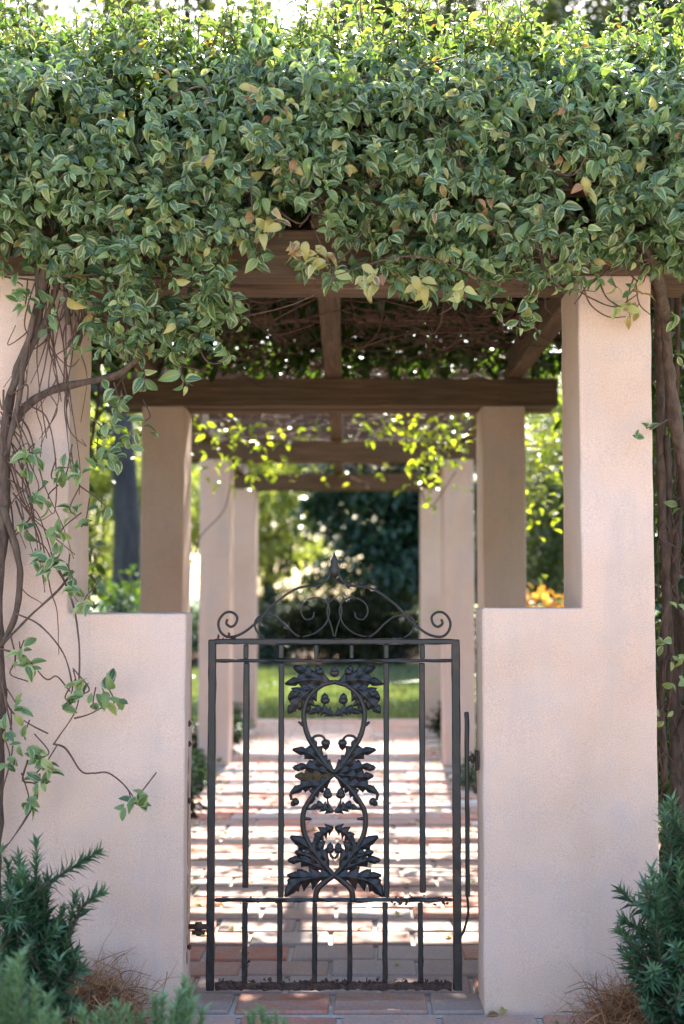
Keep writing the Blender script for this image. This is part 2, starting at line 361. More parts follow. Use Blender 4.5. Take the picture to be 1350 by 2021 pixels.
# bricks: a few worn shapes shared by all, laid row by row in running bond
BL, BW, GAP = 0.305, 0.186, 0.014
def brick_mesh(i, lx=BL):
    random.seed(100 + i); bm = bmesh.new(); bmesh.ops.create_cube(bm, size=1)
    for v in bm.verts:
        v.co = Vector((v.co.x * (lx - GAP), v.co.y * (BW - GAP), v.co.z * .05 - .025))
        v.co += Vector((random.gauss(0, .0025), random.gauss(0, .0025), random.gauss(0, .0012)))
    bmesh.ops.bevel(bm, geom=[e for e in bm.edges if e.verts[0].co.z > -.02 or e.verts[1].co.z > -.02], offset=.006, segments=1, affect='EDGES')
    return bm_mesh('brick', bm, BRICK)
BM = [brick_mesh(i) for i in range(7)]; BH = [brick_mesh(20 + i, BL * .62) for i in range(3)]
random.seed(5)
def lay(parent, y0, rows, half, BM=BM, BH=BH):
    for r in range(rows):
        y = y0 + r * BW; odd = (r % 2) * .5; x = -half - odd * BL + random.uniform(-.01, .01)
        while x < half - .02:
            a, b = max(x, -half), min(x + BL, half)
            if b - a > .12:
                full = b - a > BL * .8; me = random.choice(BM if full else BH)
                o = bpy.data.objects.new('brick', me); link(o, parent)
                o.location = ((a + b) / 2, y + BW / 2, random.uniform(-.002, .002)); o.rotation_euler = (random.gauss(0, .006), random.gauss(0, .006), random.gauss(0, .006) + (math.pi if random.random() < .5 else 0))
                if not full: o.scale.x = min(1.0, (b - a - .004) / (BL * .62))
            x += BL
lay(path, 0.0, 49, 0.895)
def red(m):
    m = m.copy(); m.materials[0] = BRICK2; return m
lay(apron, -0.03 - 4 * BW, 4, 1.33, [red(m) for m in BM], [red(m) for m in BH])

random.seed(66); lit = Leaves()
for _ in range(260):
    x = random.choice((-1, 1)) * (.9 - abs(random.gauss(0, .35))); lit.add((x, random.uniform(-.6, 9), .006), (random.gauss(0, 1), random.gauss(0, 1), random.gauss(0, .12)), (random.gauss(0, .25), random.gauss(0, .25), 1), random.uniform(.03, .05), .90 + .1 * random.random(), random.randrange(5))
tag(put('leaf_litter', lit.mesh('leaf_litter', VINE, OVALS)), 'dry brown fallen leaves strewn along the path edges', 'leaf litter', kind='stuff')

# ================================================================== PERGOLA
COLY = [0.0, 2.84, 5.60, 8.36]; CD = 0.33; XI, XO = 0.808, 1.039; ZT = 2.30
perg = empty('pergola', (0, 0, 0), 'long pink stucco pergola with brown wooden roof beams over the brick path', 'pergola')
def pier(side, xin, ztop, nm='gate_pier'):
    """L-shaped front pier: tall pillar and lower gate wall in one piece"""
    bm = bmesh.new(); wy = 0.18
    def V(x, y, z): return bm.verts.new((x * side, y, z))
    z0 = -0.06
    a0, b0, c0, d0, e0, f0 = [V(x, y, z0) for x, y in ((xin, 0), (XO, 0), (XO, CD), (XI, CD), (XI, wy), (xin, wy))]
    a1, g1, e1, f1 = [V(x, y, ztop) for x, y in ((xin, 0), (XI, 0), (XI, wy), (xin, wy))]
    gT, bT, cT, dT = [V(x, y, ZT) for x, y in ((XI, 0), (XO, 0), (XO, CD), (XI, CD))]
    for f in ((a0, b0, bT, gT, g1, a1), (b0, c0, cT, bT), (c0, d0, dT, cT), (d0, e0, e1, g1, gT, dT), (e0, f0, f1, e1), (f0, a0, a1, f1), (a1, g1, e1, f1), (gT, bT, cT, dT), (a0, f0, e0, d0, c0, b0)):
        bm.faces.new(f)
    bmesh.ops.recalc_face_normals(bm, faces=bm.faces[:])
    bmesh.ops.bevel(bm, geom=[e for e in bm.edges if len(e.link_faces) == 2 and e.calc_face_angle(0) > .5], offset=.009, segments=3, affect='EDGES', profile=.55)
    # hand-trowelled edges: cut finely and shift a little
    for ax, lo, hi, n in ((2, 0, ZT, 46), (0, xin * side, XO * side, 12)):
        for k in range(1, n):
            p = [0, 0, 0]; p[ax] = lo + (hi - lo) * k / n; q = [0, 0, 0]; q[ax] = 1
            bmesh.ops.bisect_plane(bm, geom=bm.verts[:] + bm.edges[:] + bm.faces[:], plane_co=p, plane_no=q)
    from mathutils import noise as mn
    for v in bm.verts:
        s = v.co * 9 + Vector((side * 5, 0, 0)); v.co += Vector((mn.noise(s), mn.noise(s + Vector((9, 3, 1))), mn.noise(s + Vector((2, 7, 5))) * .6)) * .0028 + Vector((mn.noise(s * 5), 0, mn.noise(s * 5 + Vector((4, 4, 4))))) * .0012
    return put(nm, bm_mesh(nm, bm, STUCCO, False), perg)
p1 = pier(1, 0.493, 1.239); p1['label'] = 'pink stucco pillar with the latch-side gate wall'
p2 = pier(-1, 0.435, 1.222); p2['label'] = 'pink stucco pillar with the hinge-side gate wall, vine stems on it'
for y in COLY[1:]:
    for s in (-1, 1):
        lo, hi = sorted((s * XI, s * XO)); put('column', box_mesh('column', (lo, y, -.06), (hi, y + CD, ZT), STUCCO, .010, 3, 22, .0009), perg)
random.seed(21)
for i, y in enumerate(COLY):                                    # doubled cross beams on each pair of pillars
    for y0, y1 in ((y + .004, y + .135), (y + .195, y + CD - .004)):
        put('cross_beam', box_mesh('cross_beam', (-1.22, y0, ZT + .001), (1.22, y1, ZT + .150 + random.uniform(-.002, .002)), WOODX, .006, 2, 10, .001), perg)
for x in (-.985, .0, .985):                                      # long rafters on the cross beams
    put('rafter', box_mesh('rafter', (x - .045, .01, ZT + .154), (x + .045, 9.0, ZT + .290), WOODY, .006, 2, 24, .001), perg)
PURL = [.10, .60, 1.30, 2.06] + [3.34 + .52 * k for k in range(11)]
for y in PURL:                                                   # purlins across the rafters
    put('purlin', box_mesh('purlin', (-1.32, y - .035, ZT + .293), (1.32, y + .035, ZT + .385), WOODX, .004, 1, 8, .0012), perg)

# ================================================================== IRON GATE (drawn in its own plane)
GY = 0.095
def G(px, py): p = at(px, py, GY); return p.x, p.z
gate = empty('iron_gate', (at(660, 1955, GY).x, GY, 0.036), 'black wrought iron garden gate with a cast oak leaf and acorn panel', 'gate')
def bar(name, x0, y0, x1, y1, th, m=IRON, dep=.016, rough=.0, cuts=0):
    """a flat bar from pixel to pixel of the photograph's gate"""
    (ax, az), (bx, bz) = G(x0, y0), G(x1, y1); vert = abs(bz - az) > abs(bx - ax); h = th / 2
    if vert: lo, hi = (min(ax, bx) - h, GY - dep / 2, min(az, bz)), (max(ax, bx) + h, GY + dep / 2, max(az, bz))
    else: lo, hi = (min(ax, bx), GY - dep / 2, min(az, bz) - h), (max(ax, bx), GY + dep / 2, max(az, bz) + h)
    return put(name, box_mesh(name, lo, hi, m, .0025 if not rough else .003, 1, cuts, rough), gate)
TH = .0172
bar('stile', 417, 1262, 417, 1954, TH, dep=.022, rough=.0006, cuts=30); bar('stile', 902, 1262, 900, 1954, TH, dep=.022, rough=.0006, cuts=30)
bar('top_rail', 424, 1266, 895, 1266, .018, dep=.02, rough=.0006, cuts=24)
bar('rail', 424, 1304, 895, 1304, .010, dep=.014, rough=.0007, cuts=24)
bar('rail', 424, 1776, 893, 1776, .012, dep=.015, rough=.0012, cuts=30)
bar('bottom_rail', 424, 1946, 892, 1946, .020, RUST, .024, .0022, 60)
for xt, xb, m in ((487, 484, 1), (557, 553, 0), (763, 762, 0), (833, 834, 1)):
    bar('bar', (xt + xb) / 2, 1272, (xt + xb) / 2, 1300, .016, dep=.0155); bar('bar', (xt + xb) / 2, 1308, (xt + xb) / 2, 1771 if not m else (1752 if xt < 600 else 1762), .016, dep=.0155, rough=.0005, cuts=16)
for xs in (624, 694): bar('short_bar', xs, 1272, xs, 1300, .013, dep=.0125)
for xs in (483, 552, 621, 690, 760, 830): bar('lower_bar', xs, 1781, xs, 1939, .0155, dep=.0155, rough=.0007, cuts=10)
# flaking rust on the rails, one crust each
def crust(x0, x1, y, n, spread, size, nm='rust_crust'):
    bm = bmesh.new(); random.seed(int(x0 * 3 + y))
    for _ in range(n):
        (gx, gz) = G(random.uniform(x0, x1), y + random.gauss(0, spread)); r = random.uniform(.4, 1) * size
        M = Matrix.Translation((gx, GY - random.uniform(.0, .012), gz)) @ Matrix.Rotation(random.random() * 6, 4, 'Y') @ Matrix.Diagonal((random.uniform(.7, 1.9) * r, r, random.uniform(.5, 1) * r, 1))
        vs0 = bmesh.ops.create_icosphere(bm, subdivisions=1, radius=1, matrix=M)['verts']
        for v in vs0: v.co += Vector((random.gauss(0, .25 * r), random.gauss(0, .2 * r), random.gauss(0, .25 * r)))
    o = put(nm, bm_mesh(nm, bm, RUST), gate); o['kind'] = 'stuff'
crust(430, 890, 1938, 110, 3.0, .0065); crust(770, 888, 1776, 40, 3.5, .0055); crust(475, 560, 1774, 22, 3, .005)
crust(478, 490, 1700, 7, 4, .006); crust(480, 490, 1745, 8, 5, .005); crust(424, 470, 1258, 16, 3, .0055); crust(478, 492, 1912, 12, 10, .005)
# crest of scrolls on the top rail
def gpath(pts, th, n=8, dy=0.0): return smooth_path([(G(x, y)[0], GY + dy, G(x, y)[1], th) for x, y in pts], n)
def crest(mirror):
    q = (lambda x: x) if not mirror else (lambda x: 1320 - x)
    yo = 0 if not mirror else 0
    A = [(462, 1228), (452, 1232), (447, 1222), (453, 1211), (464, 1211), (468, 1222), (465, 1236), (452, 1243)] if False else None
    scroll = [(449, 1222), (447, 1231), (456, 1237), (465, 1231), (468, 1218), (459, 1209), (446, 1209), (435, 1219), (431, 1233), (437, 1249), (452, 1257), (478, 1250), (510, 1225), (540, 1193), (575, 1167), (600, 1158), (625, 1156), (640, 1149), (650, 1138), (655, 1122), (660, 1104)]
    inner = [(522, 1258), (510, 1250), (503, 1236), (506, 1222), (520, 1214), (540, 1216), (560, 1230), (578, 1248), (592, 1257)]
    curl = [(596, 1257), (620, 1250), (642, 1232), (650, 1205), (640, 1184), (618, 1180), (600, 1190), (594, 1208), (603, 1222), (617, 1219), (620, 1208)]
    lyre = [(660, 1180), (648, 1192), (646, 1212), (654, 1236), (659, 1257)]
    for nm, pl, th in (('scroll', scroll, .0042), ('scroll', inner, .0034), ('scroll', curl, .0026), ('scroll', lyre, .0024)):
        Geo().tube(gpath([(q(x), y) for x, y in pl], th, 8), 8).build(nm, IRON, gate)
crest(False); crest(True)
def lathe(bm, M, prof, seg=10):
    ring = []
    for z, r in prof: ring.append([bm.verts.new(M @ Vector((r * math.cos(2 * math.pi * k / seg), r * math.sin(2 * math.pi * k / seg), z))) for k in range(seg)])
    for i in range(len(ring) - 1):
        for k in range(seg): bm.faces.new((ring[i][k], ring[i][(k + 1) % seg], ring[i + 1][(k + 1) % seg], ring[i + 1][k]))
    bm.faces.new(ring[0][::-1]); bm.faces.new(ring[-1])
# finial on the crest
bm = bmesh.new(); fx, fz = G(660, 1142); lathe(bm, Matrix.Translation((fx, GY, fz)), [(0, .004), (.01, .012), (.03, .020), (.045, .012), (.055, .014), (.075, .004), (.085, .001)])
put('finial', bm_mesh('finial', bm, IRON, True), gate)
# cast ornament: pixel frame of the enlarged panel, mirrored about its middle
def O(cx, cy): return 520 + cx * .2574, 1280 + cy * .2573
def OG(cx, cy): return G(*O(cx, cy))
orn = empty('casting', (0, 0, 0), None, None); del_keys = None
orn.parent = gate; orn.matrix_parent_inverse = Matrix.Translation(-Vector(gate.location)); orn.name = 'cast_panel'
orn['label'] = 'cast iron panel of oak leaves and acorns'
def oput(nm, me):
    o = bpy.data.objects.new(nm, me); C.objects.link(o); o.parent = orn; return o
def oak_leaf(pts, width, lobes=4, front=.010, seed=0):
    """lobed, veined oak leaf along a curved midrib (panel coordinates)"""
    rnd = random.Random(seed); Q = smooth_path([(OG(x, y)[0], OG(x, y)[1], 0, 0) for x, y in pts], 10); n = len(Q); W = width * 1.2 * .2574 / 613.0
    base = []; f = []; v = []
    ns = lobes * 7; cols = (-1, -.62, -.12, 0, .12, .62, 1)
    for i in range(ns + 1):
        t = i / ns; k = t * (n - 1); i0 = min(int(k), n - 2); fr = k - i0; p = Q[i0] * (1 - fr) + Q[i0 + 1] * fr
        d = (Q[min(i0 + 2, n - 1)] - Q[max(i0 - 1, 0)])[:2]; d /= np.linalg.norm(d) + 1e-9; nx = np.array([-d[1], d[0]])
        env = 1.05 * math.sin(math.pi * (.10 + .885 * t ** .85)) ** .8; ph = (t * lobes) % 1.0
        lob = .30 + .70 * (ph / .72 if ph < .72 else (1 - ph) / .28) ** .85
        kt = min(max((t - .72) / .1, 0), 1); lob = lob * (1 - kt) + .8 * kt
        hw = W * env * lob + .0012
        fwd = d * W * .55 * env * lob * (1 - .8 * t)                 # lobes lean to the tip
        row = []
        for c in cols:
            q = p[:2] + nx * hw * c + fwd * abs(c); h = front * (.25 + .75 * (1 - abs(c)) ** .5) + (.0028 if c == 0 else 0) - (.0025 * math.cos(2 * math.pi * ph) if .3 < abs(c) < .9 else 0) - (.0012 if abs(c) == .12 else 0)
            row.append((q[0], GY - h, q[1]))
        for c in (1, 0, -1):
            q = p[:2] + nx * hw * c * .96 + fwd * abs(c); row.append((q[0], GY + .004, q[1]))
        b0 = len(v); v += row; base.append(b0)
    m = len(cols) + 3
    for i in range(ns):
        for k in range(m):
            f.append((base[i] + k, base[i] + (k + 1) % m, base[i + 1] + (k + 1) % m, base[i + 1] + k))
    f.append(tuple(base[0] + k for k in range(m))[::-1]); f.append(tuple(base[-1] + k for k in range(m)))
    bm = bmesh.new(); vv = [bm.verts.new(x) for x in v]
    for q in f: bm.faces.new([vv[k] for k in q])
    return oput('oak_leaf', bm_mesh('oak_leaf', bm, IRON, True))
def acorn(cx, cy, ang, size):
    """acorn with a cup; ang = direction of its tip, degrees from up, clockwise"""
    x, z = OG(cx, cy); s = size * .2574 / 613.0; bm = bmesh.new()
    M = Matrix.Translation((x, GY - .004, z)) @ Matrix.Rotation(R(ang), 4, 'Y') @ Matrix.Diagonal((1, .8, 1, 1))
    lathe(bm, M, [(-.62 * s, .08 * s), (-.58 * s, .3 * s), (-.4 * s, .50 * s), (-.05 * s, .56 * s), (.02 * s, .50 * s), (.03 * s, .43 * s), (.25 * s, .43 * s), (.45 * s, .33 * s), (.58 * s, .16 * s), (.68 * s, .05 * s), (.74 * s, .02 * s)], 12)
    return oput('acorn', bm_mesh('acorn', bm, IRON, True))
def stem(pts, r, nm='stem'):
    o = Geo().tube([(p[0], p[1], p[2], p[3]) for p in smooth_path([(OG(x, y)[0], GY - .003, OG(x, y)[1], r * k) for x, y, k in pts], 7)], 8)
    return oput(nm, mesh(nm, o.v, o.f, IRON, True))
for s in (0, 1):
    X = (lambda x: x) if s == 0 else (lambda x: 1084 - x)
    sg = -1 if s == 0 else 1; e = s * 40
    def LF(pts, w, lobes, fr=.010): return oak_leaf([(X(x), y) for x, y in pts], w, lobes, fr, e)
    def ST(pts, r): stem([(X(x), y, k) for x, y, k in pts], r)
    # upper wreath
    ST([(542, 255, .9), (440, 285, 1), (350, 370, 1), (312, 480, 1), (318, 590, 1), (350, 690, 1), (400, 770, 1), (460, 860, 1), (542, 955, .9)], .0085)
    LF([(520, 262), (420, 240), (300, 240), (165, 272)], 58, 4); LF([(470, 250), (380, 215), (310, 175), (228, 140)], 52, 3)
    LF([(430, 275), (340, 330), (250, 420), (190, 497)], 62, 4); LF([(380, 300), (300, 315), (240, 350), (190, 385)], 46, 3)
    LF([(410, 320), (370, 380), (350, 430), (318, 500)], 40, 3)
    acorn(X(425), 165, 28 * sg, 62); acorn(X(235), 345, 62 * sg, 50)
    acorn(X(472), 385, 5 * sg, 66); LF([(538, 515), (480, 480), (420, 470), (345, 500)], 38, 4, .008); ST([(540, 510, .6), (480, 470, .8), (468, 430, .6)], .005); ST([(540, 512, .8), (450, 480, .8), (330, 490, .8)], .005)
    ST([(318, 590, 1), (295, 580, 1), (268, 560, .5)], .006)
    # middle cross
    ST([(378, 790, .9), (368, 720, .9), (390, 675, .9), (440, 668, .8), (468, 690, .8), (478, 720, .6)], .0050); acorn(X(478), 735, 180, 64)
    LF([(540, 950), (450, 880), (350, 800), (222, 775)], 56, 4); LF([(500, 930), (440, 840), (400, 760), (370, 690)], 44, 3)
    LF([(520, 955), (430, 930), (330, 905), (235, 912)], 46, 3); acorn(X(258), 912, 90 * sg, 52)
    lm = LF([(540, 960), (430, 970), (340, 980), (240, 978)], 56, 4)
    if s == 0: lm.data.materials[0] = OLIVE; lm['label'] = 'oak leaf with its paint worn to olive brown'
    LF([(520, 985), (430, 1040), (320, 1050), (215, 1110)], 52, 4)
    LF([(470, 1010), (420, 1080), (385, 1120), (362, 1190)], 40, 3)
    ST([(250, 1050, .7), (212, 1110, .9), (215, 1160, .8)], .0055); acorn(X(240), 1178, 128 * sg, 56)
    # lower ring
    ST([(542, 960, .9), (450, 1040, 1), (370, 1140, 1), (312, 1240, 1), (302, 1340, 1), (322, 1440, 1), (390, 1560, 1), (470, 1660, 1), (542, 1745, 1)], .0085)
    acorn(X(492), 1110, 5 * sg, 64); ST([(540, 1250, .7), (500, 1200, .8), (490, 1150, .6)], .005); LF([(538, 1255), (480, 1225), (430, 1205), (360, 1230)], 38, 4, .008); ST([(540, 1250, .8), (450, 1225, .8), (330, 1230, .8)], .005)
    ST([(305, 1300, 1), (340, 1305, .9), (368, 1306, .5)], .006)
    # lower bouquet
    LF([(540, 1370), (480, 1395), (430, 1440), (390, 1520)], 46, 4); LF([(500, 1680), (420, 1590), (330, 1510), (205, 1440)], 66, 5)
    LF([(470, 1660), (380, 1600), (310, 1575), (240, 1560)], 46, 3); LF([(480, 1690), (380, 1650), (290, 1620), (190, 1620)], 46, 3); acorn(X(222), 1622, 85 * sg, 54)
    LF([(500, 1640), (445, 1560), (420, 1490), (400, 1430)], 46, 3)
    acorn(X(510), 1530, -4 * sg, 62); ST([(540, 1610, .7), (520, 1590, .8), (510, 1565, .6)], .006)
    LF([(530, 1735), (420, 1740), (300, 1745), (180, 1740)], 52, 4); LF([(530, 1740), (400, 1750), (260, 1790), (165, 1900)], 74, 5)
    ST([(542, 1735, 1), (470, 1790, 1), (412, 1850, 1), (398, 1935, 1)], .0095)
acorn(545, 175, 0, 68)
# hinges, plate and latch
plate = bar('hinge_plate', 366, 1415, 366, 1903, .010, IRON, .030, .0007, 30)
def knob(nm, px, py, lx, r):
    x, z = G(px, py); bm = bmesh.new(); lathe(bm, Matrix.Translation((x - lx / 2, GY - .004, z)) @ Matrix.Rotation(R(90), 4, 'Y'), [(0, r), (lx * .3, r), (lx * .35, r * 1.7), (lx * .65, r * 1.7), (lx * .7, r), (lx, r)], 10)
    return put(nm, bm_mesh(nm, bm, RUST, True), gate)
knob('hinge', 392, 1828, .062, .0085); knob('hinge', 392, 1840, .040, .0065)
for y in (1428, 1468, 1580, 1868): knob('bolt', 374, y, .012, .006)
bar('latch_bar', 922, 1405, 922, 1770, .011, IRON, .012, .0006, 16); Geo().tube(gpath([(922, 1766), (924, 1800), (916, 1835), (909, 1850), (907, 1875)], .004), 7).build('latch_hook', IRON, gate)
knob('latch', 932, 1497, .030, .009)
bar('strike_plate', 940, 1480, 940, 1520, .012, IRON, .030)

# ================================================================== VINE OVER THE FRONT
random.seed(31)
# lower edge of the leaf mass, read off the photograph (pixel x -> pixel y)
EDGE = [(-260, 560), (0, 535), (60, 545), (110, 575), (150, 590), (185, 660), (215, 730), (250, 745), (300, 700), (350, 725), (410, 700), (445, 640), (480, 590), (498, 530), (512, 490), (560, 480), (605, 520), (650, 545), (690, 565), (750, 558), (800, 562), (845, 595), (905, 600), (940, 582), (1000, 597), (1050, 587), (1100, 582), (1150, 570), (1190, 567), (1240, 547), (1290, 542), (1350, 567), (1600, 582)]
def edge_y(px): return float(np.interp(px, [a for a, b in EDGE], [b for a, b in EDGE]))
HOLES = [(1155, 360, 52, 62), (575, 430, 46, 44), (545, 320, 40, 26), (640, 465, 40, 42), (60, 400, 32, 36), (330, 470, 30, 55), (1320, 300, 40, 55), (700, 290, 30, 26), (470, 500, 28, 26), (1080, 480, 34, 26), (930, 455, 30, 22), (860, 255, 34, 24), (1230, 270, 24, 40), (200, 560, 26, 30), (310, 560, 22, 50)]
vine = empty('climbing_vine', (0, -.15, 2.30), 'dense variegated green vine draped over the front of the pergola roof', 'vine')
lv = Leaves(); st = Geo()
PROF = [(0.0, -.13, 0.0), (.12, -.24, .10), (.35, -.33, .34), (.6, -.30, .62), (.8, -.16, .86), (1.0, .06, 1.0), (1.25, .45, 1.12), (1.7, 1.3, 1.14)]
from mathutils import noise as mn
cnt = 0
while cnt < 3500:
    x = random.uniform(-1.55, 1.62); s = random.random() ** .9 * 1.32
    yy = float(np.interp(s, [p[0] for p in PROF], [p[1] for p in PROF])); hh = float(np.interp(s, [p[0] for p in PROF], [p[2] for p in PROF]))
    pxl = PCX + (x - CAM.x) * FPX / (4 + yy); zlow = at(pxl, edge_y(pxl), -.15).z + .05
    ztop = 3.03 + .06 * mn.noise(Vector((x * 2.2, 3, 0)))
    z = zlow + (ztop - zlow) * hh if hh <= 1 else ztop + (hh - 1) * .9
    lump = mn.noise(Vector((x * 4.5, z * 4.5, 7))) * .15 + mn.noise(Vector((x * 10, z * 10, 2))) * .08
    p = Vector((x, yy - lump * .9, z + lump * .2))
    # photographed gaps in the leaves
    u = p.x - CAM.x; py = PCY - FPX * math.tan(math.atan2(p.z - CAM.z, p.y + 4) - PITCH); pxx = PCX + u * FPX / (p.y + 4)
    if any(((pxx - hx) / rx) ** 2 + ((py - hy) / ry) ** 2 < random.uniform(.6, 1.15) for hx, hy, rx, ry in HOLES): continue
    if mn.noise(Vector((x * 6, z * 7, 31))) > .30 + random.uniform(0, .28): continue
    cnt += 1
    dep = random.random() ** 2 * .16; p = p + Vector((0, dep, 0))
    if s < .85:
        d = Vector((random.gauss(0, .55), -1 + random.uniform(-.2, .4), random.gauss(.1 if s > .3 else -.35, .55)))
        shoot(lv, p, d, random.choice((3, 3, 4)), .022, random.uniform(.042, .056), .30, -.02, (0, -.55, .9), None)
    else:
        d = Vector((random.gauss(0, .5), random.gauss(-.25, .4), 1)); big = random.random() < .16
        shoot(lv, p, d, random.choice((3, 4)) + (2 if big else 0), .024, random.uniform(.038, .050), .05, .08, (0, -.3, .9), st if big else None)
# inner layer that closes the mass from behind; darker leaves imitate gap shade
for _ in range(2500):
    x = random.uniform(-1.6, 1.65); hh = random.random(); pxl = PCX + (x - CAM.x) * FPX / 4.1
    zlow = at(pxl, edge_y(pxl), 0).z + .06; z = zlow + (3.04 - zlow) * hh
    p = Vector((x, random.uniform(-.10, .40) if z > 2.75 else random.uniform(-.10, -.02), z))
    py = PCY - FPX * math.tan(math.atan2(p.z - CAM.z, p.y + 4) - PITCH); pxx = PCX + (p.x - CAM.x) * FPX / (p.y + 4)
    if any(((pxx - hx) / rx) ** 2 + ((py - hy) / ry) ** 2 < 1 for hx, hy, rx, ry in HOLES[:4]) and z < 2.75: continue
    shoot(lv, p, (random.gauss(0, 1), random.gauss(-.5, .6), random.gauss(0, .7)), 2, .03, .055, .2, -.1, (0, -.4, .9), None)
# withered tufts the photograph shows
for px, py, k in ((510, 445, 3), (540, 432, 3), (590, 490, 4), (620, 505, 4), (720, 545, 4), (735, 548, 3), (410, 305, 2), (550, 228, 4), (1160, 380, 2), (1160, 345, 2), (640, 520, 3), (575, 335, 3), (955, 400, 2), (500, 165, 2), (840, 570, 3), (908, 575, 3)):
    p = at(px, py, -.36)
    for j in range(k * 2):
        yel = py > 560; lv.add(np.array(p) + rng.normal(0, .018, 3), (random.gauss(0, .6), random.gauss(-.3, .3), -1 + random.random()), np.array([0, -.9, .4]) + rng.normal(0, .4, 3), random.uniform(.035, .055), random.uniform(.90, .94) if yel else random.uniform(.94, 1.0), random.randrange(5))
# young shoots standing up out of the top
for _ in range(330):
    x = random.uniform(-1.5, 1.58); y = random.uniform(-.22, .45); z = 3.00 + (y + .2) * .30 + random.uniform(-.05, .05)
    if mn.noise(Vector((x * 3.1, y * 3, 50))) < -.15: continue
    shoot(lv, (x, y, z), (random.gauss(0, .3), random.gauss(-.1, .25), 1), random.choice((4, 5, 6)), random.uniform(.022, .032), random.uniform(.036, .048), .0, .14, (0, -.3, .9), st)
# trailing ends below the edge
for px, py, k in ((225, 775, 2), (240, 790, 3), (1030, 600, 3), (1030, 625, 3), (1045, 650, 2), (285, 740, 3), (140, 600, 3), (845, 575, 3), (910, 578, 3), (660, 545, 3), (1265, 560, 3), (1205, 560, 2), (505, 520, 2), (470, 600, 3), (430, 690, 3), (355, 745, 3)):
    p = at(px, py - 20, -.22); shoot(lv, p, (random.gauss(0, .3), -.25, -1), k, .022, .055, .3, .02, (0, -.8, .6), st)
# twigs through the mass
for _ in range(230):
    x = random.uniform(-1.5, 1.6); px = PCX + (x - CAM.x) * FPX / 3.85; z0 = at(px, edge_y(px), -.15).z; z = z0 + random.random() * (3.0 - z0)
    a = np.array([x, -.12 + random.uniform(-.12, .2), z]); b = a + np.array([random.gauss(0, .12), random.gauss(-.04, .04), random.gauss(0, .09)]); c = b + np.array([random.gauss(0, .10), random.gauss(-.03, .04), random.gauss(-.01, .08)])
    if min(b[2], c[2]) < z0 - .03 or max(b[2], c[2]) > 2.92: continue
    st.tube(smooth_path([(*a, .003), (*b, .0026), (*c, .0015)], 5), 4)
st_o = st.build('twigs', TWIG, vine); st_o['kind'] = 'stuff'
# the 300 leaves that show largest become objects of their own
P, D, n_, X_, S_, R_, T_ = lv.arrays()
dist = P - np.array(CAM); dl = np.linalg.norm(dist, axis=1); face = np.abs(np.sum(n_ * dist / dl[:, None], axis=1))
pxs = PCX + dist[:, 0] / dist[:, 1] * FPX
score = S_ / dl * (.4 + face) - (P[:, 1] + .3).clip(0) * .06; score[(pxs < 5) | (pxs > 1345)] = -1
order = np.argsort(-score); pick = order[:300]; rest = order[300:]
leaf_objects(lv, pick, vine, VINE, OVALS)
fo = put('foliage', lv.mesh('foliage', VINE, OVALS, rest), vine); fo['kind'] = 'stuff'

# ================================================================== ROOF VINE over the back bays
roof = empty('canopy_vine', (0, 3.0, 2.69), 'thin sunlit vine spread over the pergola roof beams behind the front', 'vine')
rl = Leaves(); tw = Geo()
def rleaf(p, size, r): rl.add(p, rng.normal(0, 1, 3) * np.array([1, 1, .5]) + np.array([0, 0, -.25]), np.array([0, 0, 1]) + rng.normal(0, .45, 3), size, r, random.randrange(2))
for _ in range(26000):                                           # thick over the first bay, ceiling shade put into darker leaf values
    yy = random.uniform(.05, 2.75); rleaf((random.uniform(-1.6, 1.6), yy, random.uniform(2.61, 3.02 + .28 * min(yy, 1))), random.uniform(.07, .12), random.random() * .35)
for _ in range(4200):                                           # vine ridge added along the second beam to block bright sky gaps
    rleaf((random.uniform(-1.5, 1.5), random.uniform(2.70, 3.06), random.uniform(2.50, 3.16)), random.uniform(.07, .11), random.random() * .5)
def cover(x, y):
    e = abs(x) / 1.3; v = mn.noise(Vector((x * 1.8, y * 1.3, 4))) * .9 + (e ** 3) * .9 - .22
    return v + (.25 if y > 7.6 else 0)
k = 0
for _ in range(3300): rleaf((random.uniform(-1.45, 1.45), random.uniform(3.0, 8.9), 2.69 + random.random() ** 1.4 * .32), random.uniform(.05, .085), random.random())
while k < 1500:
    x, y = random.uniform(-1.45, 1.45), random.uniform(2.7, 8.9)
    if cover(x, y) < random.uniform(-.05, .5): continue
    k += 1; rleaf((x, y, 2.70 + random.random() ** 1.5 * .35), random.uniform(.05, .085), random.random())
rl_main = rl; rl = Leaves()
# hanging sprays, their backlight put into the brighter leaf colour
for cx, cy, Y, n, sx, sz in ((775, 838, 3.9, 46, .15, .06), (885, 862, 4.0, 64, .10, .09), (850, 925, 4.1, 48, .09, .11), (825, 870, 4.0, 40, .10, .10), (430, 850, 4.0, 46, .22, .09), (500, 880, 4.2, 36, .15, .10), (400, 900, 4.1, 22, .10, .10), (600, 850, 5.9, 30, .25, .06), (700, 900, 6.4, 26, .3, .06), (470, 915, 6.0, 30, .12, .10), (870, 900, 6.0, 26, .12, .12), (640, 930, 7.8, 40, .5, .05), (1060, 860, 3.6, 70, .14, .22), (1090, 960, 3.7, 60, .12, .26), (215, 850, 3.3, 40, .12, .16)):
    c = at(cx, cy, Y)
    for _ in range(n): rleaf((c.x + random.gauss(0, sx), c.y + random.gauss(0, .15), c.z + random.gauss(0, sz)), random.uniform(.05, .085), .45 + .55 * random.random())
sp = rl; rl = rl_main
o = put('sunlit_tint_sprays', sp.mesh('sunlit_tint_sprays', SPRAY, SMALL), roof); o['kind'] = 'stuff'
